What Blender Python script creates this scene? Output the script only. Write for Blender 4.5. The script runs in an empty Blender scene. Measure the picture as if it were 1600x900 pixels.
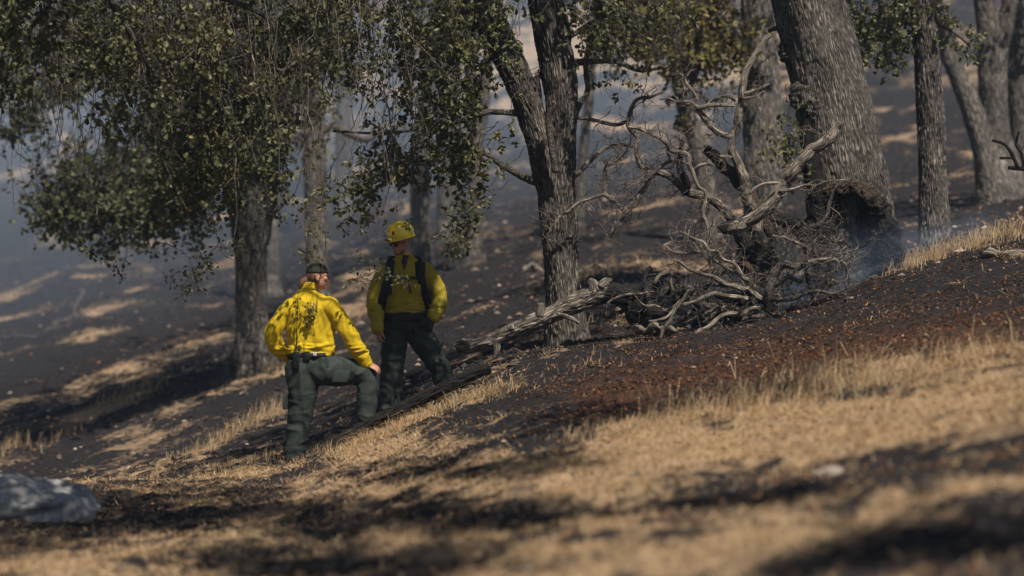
import bpy, bmesh, math, random
import numpy as np
from mathutils import Vector, Matrix

# ------------------------------------------------------------------ camera, sky, sun, exposure
SC = bpy.context.scene
COL = SC.collection
CAMZ = 1.6
FOCAL = 100.0
K = 1600 * FOCAL / 36.0            # pixels of the 1600-wide frame per unit slope
cam_d = bpy.data.cameras.new('camera'); cam = bpy.data.objects.new('camera', cam_d); COL.objects.link(cam)
cam.location = (0, 0, CAMZ); cam.rotation_euler = (math.pi/2, 0, 0)
cam_d.lens = FOCAL; cam_d.sensor_width = 36.0; cam_d.clip_start = 0.1; cam_d.clip_end = 2000
cam_d.dof.use_dof = True; cam_d.dof.focus_distance = 29.0; cam_d.dof.aperture_fstop = 1.2
SC.camera = cam
SUN_EL, SUN_AZ = 58.0, 155.0       # azimuth clockwise from +Y: behind the camera, to the right
world = bpy.data.worlds.new('World'); SC.world = world; world.use_nodes = True
wn = world.node_tree; bg = wn.nodes['Background']
sky = wn.nodes.new('ShaderNodeTexSky'); sky.sky_type = 'NISHITA'; sky.sun_disc = False
sky.sun_elevation = math.radians(SUN_EL); sky.sun_rotation = math.radians(SUN_AZ)
sky.dust_density = 1.0
wn.links.new(sky.outputs[0], bg.inputs[0]); bg.inputs[1].default_value = 0.05
sd = bpy.data.lights.new('sun', 'SUN'); sun = bpy.data.objects.new('sun', sd); COL.objects.link(sun)
sd.energy = 5.0; sd.angle = math.radians(0.53); sd.color = (1.0, 0.93, 0.84)
_e, _a = math.radians(SUN_EL), math.radians(SUN_AZ)
SUNV = Vector((math.sin(_a)*math.cos(_e), math.cos(_a)*math.cos(_e), math.sin(_e)))   # towards the sun
sun.rotation_euler = SUNV.to_track_quat('Z', 'Y').to_euler(); sun.location = SUNV*60
SC.view_settings.view_transform = 'Standard'; SC.view_settings.look = 'None'
SC.view_settings.exposure = 0.4; SC.view_settings.gamma = 1.0
SC.render.engine = 'CYCLES'
cy = SC.cycles
cy.max_bounces = 5; cy.diffuse_bounces = 3; cy.glossy_bounces = 2; cy.transmission_bounces = 3
cy.volume_bounces = 0; cy.transparent_max_bounces = 6; cy.use_denoising = True
cy.sample_clamp_indirect = 4.0; cy.caustics_reflective = False; cy.caustics_refractive = False

RNG = np.random.default_rng(7); random.seed(7)
def pt(px, py, d): return np.array([(px-800)/K*d, d, CAMZ-(py-450)/K*d])

# ------------------------------------------------------------------ noise
_perm = np.random.default_rng(3).permutation(256); _perm = np.concatenate([_perm, _perm, _perm])
_g = np.random.default_rng(5).normal(size=(256, 3)); _g /= np.linalg.norm(_g, axis=1)[:, None]
def pn(p):
    p = np.asarray(p, float); i = np.floor(p).astype(int); f = p-i; i &= 255
    u = f*f*f*(f*(f*6-15)+10); r = 0
    for dx in (0, 1):
        for dy in (0, 1):
            for dz in (0, 1):
                h = _perm[_perm[_perm[(i[..., 0]+dx) & 255]+((i[..., 1]+dy) & 255)]+((i[..., 2]+dz) & 255)]
                w = (u[..., 0] if dx else 1-u[..., 0])*(u[..., 1] if dy else 1-u[..., 1])*(u[..., 2] if dz else 1-u[..., 2])
                gg = _g[h]
                r = r+w*(gg[..., 0]*(f[..., 0]-dx)+gg[..., 1]*(f[..., 1]-dy)+gg[..., 2]*(f[..., 2]-dz))
    return r*1.6
def fbm(p, o=4, lac=2.1, gain=0.5):
    p = np.asarray(p, float); a = 1; s = 0
    for k in range(o): s = s+a*pn(p+17.3*k); p = p*lac; a *= gain
    return s
def unit(v):
    return v/(np.linalg.norm(v, axis=-1, keepdims=True)+1e-9)

# ------------------------------------------------------------------ mesh and object helpers
def mesh(name, V, Fs, attrs=None, smooth=True):
    me = bpy.data.meshes.new(name); V = np.asarray(V, np.float32)
    me.vertices.add(len(V)); me.vertices.foreach_set('co', V.ravel())
    Fs = [np.asarray(f, np.int32) for f in Fs if len(f)]
    idx = np.concatenate([f.ravel() for f in Fs]); cnt = np.concatenate([np.full(len(f), f.shape[1], np.int32) for f in Fs])
    me.loops.add(len(idx)); me.loops.foreach_set('vertex_index', idx)
    me.polygons.add(len(cnt)); me.polygons.foreach_set('loop_start', np.concatenate([[0], np.cumsum(cnt)[:-1]]).astype(np.int32))
    me.update(calc_edges=True); me.validate()
    for k, a in (attrs or {}).items():
        a = np.asarray(a, np.float32)
        if a.ndim == 1:
            at = me.attributes.new(k, 'FLOAT', 'POINT'); at.data.foreach_set('value', a)
        else:
            at = me.attributes.new(k, 'FLOAT_VECTOR', 'POINT'); at.data.foreach_set('vector', a.ravel())
    if smooth: me.shade_smooth()
    else: me.shade_flat()
    return me
def obj(name, me, mat=None, parent=None):
    o = bpy.data.objects.new(name, me); COL.objects.link(o)
    if mat is not None and me is not None and not me.materials: me.materials.append(mat)
    if parent is not None: o.parent = parent; o.matrix_parent_inverse = Matrix.Translation(-Vector(parent.location))
    return o
def thing(name, label, cat, loc, group=None):
    o = bpy.data.objects.new(name, None); COL.objects.link(o); o.location = Vector(loc); o.empty_display_size = 0.3
    return tag(o, label, cat, group)
def tag(o, label=None, cat=None, group=None, kind=None):
    if label: o['label'] = label
    if cat: o['category'] = cat
    if group: o['group'] = group
    if kind: o['kind'] = kind
    return o
class Geo:
    def __init__(s): s.V = []; s.F = {}; s.A = {}; s.n = 0
    def add(s, V, Fs, **at):
        for f in Fs:
            f = np.asarray(f)
            if len(f): s.F.setdefault(f.shape[1], []).append(f+s.n)
        s.V.append(V); s.n += len(V)
        for k, a in at.items():
            a = np.asarray(a, float)
            if a.ndim == 0: a = np.full(len(V), float(a))
            s.A.setdefault(k, []).append(a)
    def build(s, name, mat, parent=None, smooth=True):
        me = mesh(name, np.concatenate(s.V), [np.concatenate(f) for f in s.F.values()], {k: np.concatenate(a) for k, a in s.A.items()}, smooth)
        return obj(name, me, mat, parent)

def catmull(P, n):
    P = np.asarray(P, float)
    if len(P) == 2: t = np.linspace(0, 1, n)[:, None]; return P[0]*(1-t)+P[1]*t
    Q = np.vstack([2*P[0]-P[1], P, 2*P[-1]-P[-2]])
    seg = np.concatenate([[0], np.cumsum(np.linalg.norm(np.diff(P[:, :3], axis=0), axis=1)+1e-6)])
    s = np.linspace(0, seg[-1]*0.999999, n); k = np.searchsorted(seg, s, side='right')-1
    t = ((s-seg[k])/(seg[k+1]-seg[k]))[:, None]
    a, b, c, d = Q[k], Q[k+1], Q[k+2], Q[k+3]
    return 0.5*((2*b)+(-a+c)*t+(2*a-5*b+4*c-d)*t*t+(-a+3*b-3*c+d)*t**3)
def frames(P):
    T = np.gradient(P, axis=0); T = unit(T)
    N = np.zeros_like(P); r = np.array([0, -1.0, 0]); 
    if abs(T[0] @ r) > .9: r = np.array([1.0, 0, 0])
    n = r-T[0]*(T[0] @ r)
    for i in range(len(P)):
        n = n-T[i]*(T[i] @ n); n = n/(np.linalg.norm(n)+1e-9); N[i] = n
    return T, N, np.cross(T, N)
def tube(geo, P, R, sides=8, step=0.05, ridge=0.0, lump=0.0, char=0.0, cap=True, seed=0., rough=1.0, lumpf=3.):
    """a bark-covered limb along the control points P with radii R"""
    P = np.asarray(P, float); R = np.asarray(R, float)
    L = np.linalg.norm(np.diff(P, axis=0), axis=1).sum(); n = max(4, int(L/step)+1)
    C = catmull(np.column_stack([P, R, np.linspace(0, 1, len(P))]), n)
    cc = np.interp(np.linspace(0, 1, n), np.linspace(0, 1, len(P)), char) if np.ndim(char) else np.full(n, float(char))
    r = np.maximum(C[:, 3], 0.0015); P = C[:, :3]
    T, N, B = frames(P)
    th = np.linspace(0, 2*np.pi, sides, endpoint=False)
    s = np.concatenate([[0], np.cumsum(np.linalg.norm(np.diff(P, axis=0), axis=1))])
    rm = max(np.mean(r), .01)
    bc = np.stack([rm*np.cos(th)[None, :]+0*s[:, None], rm*np.sin(th)[None, :]+0*s[:, None], s[:, None]+0*th[None, :]], -1)+seed
    rr = r[:, None]*np.ones(sides)[None, :]
    if lump: rr = rr+lump*r[:, None]*fbm(bc*np.array([lumpf/rm*.3, lumpf/rm*.3, lumpf/rm*.15]), 3)
    if ridge:
        q = bc*np.array([38, 38, 7.0])+0.6*pn(bc*6)[..., None]
        rr = rr+ridge*(0.6-2.2*np.abs(pn(q)))+ridge*0.5*pn(bc*np.array([70, 70, 30.]))
    V = P[:, None, :]+rr[..., None]*(np.cos(th)[None, :, None]*N[:, None, :]+np.sin(th)[None, :, None]*B[:, None, :])
    V = V.reshape(-1, 3); i = np.arange(n-1)[:, None]*sides; j = np.arange(sides)[None, :]; jn = (j+1) % sides
    F = np.stack([i+j, i+jn, i+sides+jn, i+sides+j], -1).reshape(-1, 4)
    Fs = [F]; bcf = bc.reshape(-1, 3); ch = np.repeat(cc, sides)
    if cap:
        V = np.vstack([V, P[0], P[-1]+T[-1]*r[-1]*.25]); a, b = n*sides, n*sides+1
        j = np.arange(sides); jn = (j+1) % sides
        Fs.append(np.concatenate([np.stack([np.full(sides, a), jn, j], -1), np.stack([np.full(sides, b), (n-1)*sides+j, (n-1)*sides+jn], -1)]))
        bcf = np.vstack([bcf, bcf[0], bcf[-1]]); ch = np.concatenate([ch, [cc[0], cc[-1]]])
    geo.add(V, Fs, bc=bcf, char=ch)
    return P, r
def batch_tubes(geo, P, R, sides=3, char=0.0):
    """many thin twigs at once: P (n,k,3), R (n,k)"""
    n, k, _ = P.shape
    if n == 0: return
    T = unit(np.gradient(P, axis=1)); ref = unit(RNG.normal(size=(n, 1, 3)))
    N = unit(np.cross(T, ref)); B = np.cross(T, N)
    th = np.linspace(0, 2*np.pi, sides, endpoint=False)
    V = P[:, :, None, :]+R[:, :, None, None]*(np.cos(th)[:, None]*N[:, :, None, :]+np.sin(th)[:, None]*B[:, :, None, :])
    base = (np.arange(n)*k*sides)[:, None, None]; i = (np.arange(k-1)*sides)[None, :, None]; j = np.arange(sides)[None, None, :]; jn = (j+1) % sides
    F = np.stack([base+i+j, base+i+jn, base+i+sides+jn, base+i+sides+j], -1).reshape(-1, 4)
    V = V.reshape(-1, 3)
    geo.add(V, [F], bc=V, char=char)
def leaves(geo, C, D, size, lv, six=True):
    """leaf blades: C centres of the leaf base, D pointing directions"""
    n = len(C)
    if n == 0: return
    D = unit(D); nrm = unit(RNG.normal(size=(n, 3))+np.array([0, 0, 1.2])); S = unit(np.cross(D, nrm)); nrm = np.cross(S, D)
    L = (size*RNG.uniform(.65, 1.3, n))[:, None]; W = L*RNG.uniform(.26, .36, n)[:, None]; cup = RNG.uniform(.05, .35, n)[:, None]*W
    if six:
        b = C; t = C+D*L-nrm*L*.12
        m1, m2 = C+D*L*.36, C+D*L*.74-nrm*L*.04
        V = np.stack([b, m1+S*W*.72+nrm*cup, m2+S*W+nrm*cup, t, m2-S*W+nrm*cup, m1-S*W*.72+nrm*cup], 1).reshape(-1, 3)
        o = np.arange(n)[:, None]*6; F = np.concatenate([o+[0, 1, 2, 3], o+[0, 3, 4, 5]])
        geo.add(V, [F], lv=np.repeat(lv, 6))
    else:
        m = C+D*L*.55
        V = np.stack([C, m+S*W*1.15+nrm*cup, C+D*L, m-S*W*1.15+nrm*cup], 1).reshape(-1, 3)
        o = np.arange(n)[:, None]*4; F = np.concatenate([o+[0, 1, 2], o+[0, 2, 3]])
        geo.add(V, [F], lv=np.repeat(lv, 4))

# ------------------------------------------------------------------ materials
def mat(name):
    m = bpy.data.materials.new(name); m.use_nodes = True; nt = m.node_tree
    b = nt.nodes['Principled BSDF']; b.inputs['Specular IOR Level'].default_value = .25
    return m, nt, b
def N(nt, t, **kw):
    n = nt.nodes.new(t)
    for k, v in kw.items():
        if k in n.inputs: n.inputs[k].default_value = v
        else: setattr(n, k, v)
    return n
def ramp(nt, src, stops):
    r = nt.nodes.new('ShaderNodeValToRGB'); e = r.color_ramp.elements
    while len(e) < len(stops): e.new(.5)
    for x, (p, c) in zip(e, stops):
        x.position = p; x.color = (*c, 1) if len(c) == 3 else c
    nt.links.new(src, r.inputs[0]); return r.outputs[0]
def mixc(nt, f, a, b, blend='MIX'):
    m = nt.nodes.new('ShaderNodeMix'); m.data_type = 'RGBA'; m.blend_type = blend
    for s, v in ((m.inputs[0], f), (m.inputs[6], a), (m.inputs[7], b)):
        if isinstance(v, bpy.types.NodeSocket): nt.links.new(v, s)
        else: s.default_value = v if not isinstance(v, tuple) else (*v, 1)
    return m.outputs[2]
def mth(nt, op, a, b=None, clamp=False):
    m = nt.nodes.new('ShaderNodeMath'); m.operation = op; m.use_clamp = clamp
    for s, v in zip(m.inputs, (a, b)):
        if v is None: continue
        if isinstance(v, bpy.types.NodeSocket): nt.links.new(v, s)
        else: s.default_value = v
    return m.outputs[0]
def mapping(nt, src, scale):
    m = nt.nodes.new('ShaderNodeMapping'); m.inputs['Scale'].default_value = scale; nt.links.new(src, m.inputs[0]); return m.outputs[0]
def noise(nt, vec, scale, detail=4, rough=.55, dist=0.):
    n = N(nt, 'ShaderNodeTexNoise', Scale=scale, Detail=detail, Roughness=rough, Distortion=dist)
    if vec is not None: nt.links.new(vec, n.inputs['Vector'])
    return n.outputs['Fac']
def attr(nt, name): 
    a = nt.nodes.new('ShaderNodeAttribute'); a.attribute_name = name; return a
def bump(nt, b, h, strength, dist):
    n = N(nt, 'ShaderNodeBump', Strength=strength, Distance=dist); nt.links.new(h, n.inputs['Height']); nt.links.new(n.outputs[0], b.inputs['Normal'])

def bark_mat(name, dark, mid, light, lich=.4, zs=.18, sc=42., bd=.018):
    m, nt, b = mat(name); a = attr(nt, 'bc').outputs['Vector']
    v = mapping(nt, a, (1, 1, zs))
    w = N(nt, 'ShaderNodeTexVoronoi', Scale=sc, feature='DISTANCE_TO_EDGE'); 
    wob = nt.nodes.new('ShaderNodeVectorMath'); wob.operation = 'ADD'
    nz = N(nt, 'ShaderNodeTexNoise', Scale=18., Detail=3.); nt.links.new(v, nz.inputs['Vector'])
    sc_ = nt.nodes.new('ShaderNodeVectorMath'); sc_.operation = 'SCALE'; sc_.inputs[3].default_value = .08
    nt.links.new(nz.outputs['Color'], sc_.inputs[0]); nt.links.new(v, wob.inputs[0]); nt.links.new(sc_.outputs[0], wob.inputs[1])
    nt.links.new(wob.outputs[0], w.inputs['Vector'])
    fis = mth(nt, 'MULTIPLY', w.outputs['Distance'], 3.2, True)
    fine = noise(nt, mapping(nt, a, (1, 1, .35)), 95., 5, .65)
    big = noise(nt, a, 3.2, 4, .6)
    h = mth(nt, 'ADD', fis, mth(nt, 'MULTIPLY', fine, .5))
    col = ramp(nt, mth(nt, 'MULTIPLY', h, .68), [(.05, dark), (.38, mid), (.85, light)])
    col = mixc(nt, ramp(nt, big, [(.42, (0, 0, 0)), (.62, (lich,)*3)]), col, mixc(nt, fine, tuple(x*.7 for x in mid), tuple(min(1, x*1.25) for x in light)))
    col = mixc(nt, 1.0, col, ramp(nt, noise(nt, mapping(nt, a, (1, 1, .5)), 2.1, 5, .7), [(.3, (.45, .45, .45)), (.7, (1.15, 1.13, 1.1))]), 'MULTIPLY')
    ch = attr(nt, 'char').outputs['Fac']
    chn = mth(nt, 'ADD', ch, mth(nt, 'MULTIPLY', mth(nt, 'SUBTRACT', noise(nt, a, 9., 5, .7), .5), 1.1))
    cf = ramp(nt, chn, [(.42, (0, 0, 0)), (.62, (1, 1, 1))])
    col = mixc(nt, cf, col, mixc(nt, fine, (.004, .0035, .0035), (.02, .0165, .014)))
    nt.links.new(col, b.inputs['Base Color']); b.inputs['Roughness'].default_value = .92
    bump(nt, b, h, .8, bd)
    return m
M = {}
M['bark'] = bark_mat('oak_bark', (.009, .008, .007), (.085, .073, .062), (.27, .242, .21), .3, .1, 46., .02)
M['bark_far'] = bark_mat('far_oak_bark', (.018, .016, .015), (.09, .08, .07), (.27, .24, .21), .3, .2, 26.)
M['dead'] = bark_mat('bleached_deadwood', (.03, .025, .02), (.12, .098, .078), (.42, .36, .295), .5, .12, 55., .009)
M['twig'] = bark_mat('twig_bark', (.025, .021, .018), (.095, .08, .067), (.29, .255, .215), .3, .3, 80.)
M['burnt'] = bark_mat('charred_wood', (.003, .003, .003), (.008, .007, .0065), (.024, .02, .017), .15, .15, 40.)
M['logbark'] = bark_mat('fallen_log_bark', (.018, .015, .012), (.11, .09, .072), (.36, .315, .265), .35, .13, 46., .012)
M['cut'] = bark_mat('pale_cut_wood', (.2, .16, .12), (.42, .34, .26), (.6, .52, .42), .2, 1., 120., .004)
M['brownroot'] = bark_mat('brown_root', (.014, .01, .007), (.055, .036, .023), (.15, .098, .06), .4, .7, 34., .012)

def leaf_mat(name, stops, rough=.5):
    m, nt, b = mat(name); lv = attr(nt, 'lv').outputs['Fac']
    col = ramp(nt, lv, stops); nt.links.new(col, b.inputs['Base Color']); b.inputs['Roughness'].default_value = rough
    tr = nt.nodes.new('ShaderNodeBsdfTranslucent'); nt.links.new(mixc(nt, 1.0, col, (1.0, .95, .55), 'MULTIPLY'), tr.inputs[0])
    mx = nt.nodes.new('ShaderNodeMixShader'); mx.inputs[0].default_value = .3
    nt.links.new(b.outputs[0], mx.inputs[1]); nt.links.new(tr.outputs[0], mx.inputs[2])
    nt.links.new(mx.outputs[0], nt.nodes['Material Output'].inputs[0]); return m
M['leaf'] = leaf_mat('oak_leaf', [(0, (.055, .06, .027)), (.5, (.125, .128, .056)), (.85, (.205, .195, .095)), (.97, (.3, .22, .09))])
M['leaf_far'] = leaf_mat('far_oak_leaf', [(0, (.055, .06, .03)), (.6, (.115, .12, .058)), (1, (.185, .18, .09))])
M['leaf_yellow'] = leaf_mat('yellowing_oak_leaf', [(0, (.06, .065, .024)), (.5, (.15, .135, .045)), (1, (.28, .215, .08))])
M['straw'] = leaf_mat('dry_straw', [(0, (.2, .12, .06)), (.5, (.44, .305, .17)), (1, (.64, .485, .3))], .7)
M['litter'] = leaf_mat('fallen_leaf', [(0, (.03, .02, .014)), (.35, (.06, .028, .014)), (.7, (.2, .082, .033)), (.93, (.38, .2, .1)), (1, (.7, .6, .45))], .7)

def ground_mat():
    m, nt, b = mat('burnt_hillside'); g = nt.nodes.new('ShaderNodeNewGeometry').outputs['Position']
    st = attr(nt, 'straw').outputs['Fac']; rd = attr(nt, 'red').outputs['Fac']
    v = mapping(nt, g, (1., .6, 1.6))
    n1 = noise(nt, v, 1.6, 6, .62, .6); n2 = noise(nt, g, 9., 5, .65); n3 = noise(nt, g, 45., 4, .7); n4 = noise(nt, v, .22, 5, .6)
    s = mth(nt, 'ADD', st, mth(nt, 'MULTIPLY', mth(nt, 'SUBTRACT', n1, .5), .7))
    s = mth(nt, 'ADD', s, mth(nt, 'MULTIPLY', mth(nt, 'SUBTRACT', n2, .5), 1.3))
    sf = ramp(nt, s, [(.34, (0, 0, 0)), (.8, (1, 1, 1))])
    straw = mixc(nt, n3, (.2, .125, .07), (.47, .33, .205))
    straw = mixc(nt, mth(nt, 'MULTIPLY', n4, .6), straw, (.4, .285, .165))
    char = mixc(nt, n3, (.006, .0055, .0056), (.032, .0285, .0285))
    char = mixc(nt, ramp(nt, n2, [(.5, (0, 0, 0)), (.75, (.5, .5, .5))]), char, (.062, .057, .056))
    redc = mixc(nt, n3, (.03, .014, .008), (.17, .07, .03))
    char = mixc(nt, mth(nt, 'MULTIPLY', rd, ramp(nt, noise(nt, g, 14., 4, .7), [(.4, (0, 0, 0)), (.6, (1, 1, 1))])), char, redc)
    nt.links.new(mixc(nt, sf, char, straw), b.inputs['Base Color']); b.inputs['Roughness'].default_value = .95; b.inputs['Specular IOR Level'].default_value = .1
    h = mth(nt, 'ADD', mth(nt, 'MULTIPLY', n2, 1.0), mth(nt, 'MULTIPLY', n3, .4))
    bump(nt, b, h, .8, .08); return m
M['ground'] = ground_mat()
def cloth(name, c1, c2, sc=220., rough=.85, folds=0.3):
    m, nt, b = mat(name); o = nt.nodes.new('ShaderNodeNewGeometry').outputs['Position']
    n = noise(nt, o, 14., 4, .6); w = noise(nt, o, sc, 2, .5)
    nt.links.new(mixc(nt, ramp(nt, noise(nt, o, 5., 5, .65, .5), [(.5, (0, 0, 0)), (.72, (.4, .4, .4))]), mixc(nt, n, c1, c2), tuple(x*.45+.008 for x in c1)), b.inputs['Base Color']); b.inputs['Roughness'].default_value = rough
    h = mth(nt, 'ADD', mth(nt, 'MULTIPLY', noise(nt, mapping(nt, o, (1, 1, .6)), 16., 3, .55, .8), 1.), mth(nt, 'MULTIPLY', w, .05))
    bump(nt, b, h, folds, .03); return m
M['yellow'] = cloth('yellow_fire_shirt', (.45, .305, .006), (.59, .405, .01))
M['yellow2'] = cloth('dusty_shaded_yellow_fire_shirt', (.27, .21, .016), (.37, .285, .022))  # duller yellow, darkened further to deepen the shade on the helmeted man
M['green'] = cloth('dark_green_twill', (.021, .029, .025), (.038, .047, .04))
M['black'] = cloth('black_webbing', (.008, .008, .009), (.02, .02, .02), 300., .7)
M['camo'] = cloth('dark_camouflage_cloth', (.014, .017, .011), (.045, .046, .03), 200.)
M['glove'] = cloth('dark_leather_glove', (.02, .018, .015), (.05, .045, .035), 150., .6)
M['boot'] = cloth('black_boot_leather', (.012, .01, .009), (.035, .028, .022), 120., .55)
def plain(name, c, rough=.5, spec=.4, var=.15):
    m, nt, b = mat(name); o = nt.nodes.new('ShaderNodeNewGeometry').outputs['Position']; n = noise(nt, o, 30., 4, .6)
    nt.links.new(mixc(nt, n, tuple(x*(1-var) for x in c), tuple(min(1, x*(1+var)) for x in c)), b.inputs['Base Color'])
    b.inputs['Roughness'].default_value = rough; b.inputs['Specular IOR Level'].default_value = spec; return m
M['helmet'] = plain('yellow_helmet_plastic', (.72, .52, .01), .2, .6, .06)
M['skin'] = plain('sunburnt_skin', (.42, .21, .135), .55, .35, .12)
M['hair'] = plain('brown_hair', (.11, .055, .028), .6, .3, .5)
M['stubble'] = plain('beard_stubble', (.2, .1, .065), .7, .2, .4)
M['dark_plastic'] = plain('black_plastic', (.012, .012, .013), .35, .45)
M['lens'] = plain('dark_sunglass_lens', (.008, .008, .009), .08, .6)
M['red'] = plain('red_sticker', (.45, .04, .02), .4); M['ink'] = plain('black_sticker', (.015, .012, .012), .4)
M['metal'] = plain('belt_buckle_metal', (.4, .4, .4), .35, .5)
def stone_mat(name='lichened_granite', base=(.26, .255, .245)):
    m, nt, b = mat(name); g = nt.nodes.new('ShaderNodeNewGeometry').outputs['Position']
    n = noise(nt, g, 7., 6, .65); n2 = noise(nt, g, 22., 5, .7)
    c = mixc(nt, ramp(nt, n, [(.32, (.25, .25, .25)), (.6, (1, 1, 1))]), (.05, .05, .048), mixc(nt, n2, tuple(x*.6 for x in base), tuple(min(1, x*1.9) for x in base)))
    nt.links.new(c, b.inputs['Base Color']); b.inputs['Roughness'].default_value = .9; bump(nt, b, n2, .7, .03); return m
M['stone'] = stone_mat(); M['pale_stone'] = stone_mat('pale_stone', (.3, .25, .2))

# ------------------------------------------------------------------ the hillside
COLS = {   # picture column -> (distance, picture row) of the ground
 -800: [(15, 940), (24, 845), (27, 825), (30, 850), (36, 890), (45, 860), (60, 720), (80, 560), (110, 400), (150, 230), (200, 60), (300, -150)],
 0: [(15.5, 905), (20, 845), (24, 790), (27, 757), (29, 772), (33, 778), (38, 758), (44, 690), (50, 628), (60, 535), (75, 430), (95, 325), (130, 180), (180, 40), (300, -180)],
 450: [(15, 905), (20, 818), (24, 760), (27.0, 727), (28.6, 730), (31, 712), (36, 655), (42, 595), (50, 524), (65, 425), (90, 305), (130, 160), (180, 30), (300, -180)],
 800: [(12.5, 900), (18, 765), (24, 655), (28, 596), (30, 562), (31.5, 546), (34, 534), (40, 492), (50, 428), (65, 345), (90, 240), (130, 115), (180, 0), (300, -180)],
 1200: [(11, 900), (15, 775), (20, 655), (25, 560), (28, 518), (31, 484), (34, 462), (38, 440), (45, 395), (60, 318), (90, 210), (130, 95), (180, -20), (300, -180)],
 1600: [(9.5, 900), (14, 700), (18, 600), (22, 520), (27, 430), (31.5, 356), (34, 345), (40, 338), (50, 296), (65, 245), (90, 170), (130, 80), (180, -20), (300, -180)],
 2400: [(9, 860), (14, 600), (20, 440), (27, 330), (31.5, 250), (40, 235), (50, 205), (65, 165), (90, 110), (130, 50), (180, -40), (300, -190)]}
_cp = np.array(sorted(COLS)); _dg = np.concatenate([np.linspace(0, 60, 241), np.linspace(61, 300, 240)])
def _colz(c):
    d = np.array([0]+[k[0] for k in COLS[c]], float); z = np.array([0.02*(c-450)/1000]+[CAMZ-(k[1]-450)/K*k[0] for k in COLS[c]])
    q = np.interp(_dg, d, z); w = np.hanning(11); w /= w.sum()
    qp = np.pad(q, 5, mode='edge'); return np.where(_dg > 3, np.convolve(qp, w, 'valid'), q)
_cz = np.array([_colz(c) for c in sorted(COLS)])
def base_z(x, y):
    x = np.asarray(x, float); y = np.asarray(y, float)
    d = np.clip(y, 0, 300); px = 800+K*x/np.maximum(d, 4.0); pc = np.clip(px, -800, 2400)
    Z = np.array([np.interp(d, _dg, c) for c in _cz])          # 7 x n
    k = np.clip(np.searchsorted(_cp, pc, side='right')-1, 0, len(_cp)-2)
    t = (pc-_cp[k])/(_cp[k+1]-_cp[k]); ii = np.arange(Z.shape[1]) if Z.ndim > 1 else 0
    g = lambda j: Z[np.clip(j, 0, len(_cp)-1), ii]
    # monotone-ish cubic with finite-difference tangents
    def tang(j):
        a, b = np.clip(j-1, 0, len(_cp)-1), np.clip(j+1, 0, len(_cp)-1); return (g(b)-g(a))/(_cp[b]-_cp[a])
    h = _cp[k+1]-_cp[k]; t2, t3 = t*t, t**3
    z = (2*t3-3*t2+1)*g(k)+(t3-2*t2+t)*h*tang(k)+(-2*t3+3*t2)*g(k+1)+(t3-t2)*h*tang(k+1)
    z = z+np.clip((px-pc)*np.maximum(d, 4)/K, -40, 40)*.12
    return z-np.where(y < 0, -y*.02, 0)-np.where(y > 235, (y-235)*.45, 0)
def height(x, y):
    x = np.atleast_1d(np.asarray(x, float)); y = np.atleast_1d(np.asarray(y, float))
    z = base_z(x, y); p = np.stack([x, y*.8, 0*x], -1)
    far = np.clip((y-32)/60, 0, 1)
    z = z+.05*fbm(p*.9, 3)+.035*fbm(p*3.1+9, 3)+.012*pn(p*11.)
    z = z+far*(.5*fbm(p*.12+4, 3)+.25*fbm(p*.4, 3))
    return z
def hz(x, y): return float(height(x, y)[0])
def proj(x, y, z):
    d = np.maximum(y, .5); return 800+K*x/d, 450-K*(z-CAMZ)/d
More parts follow.
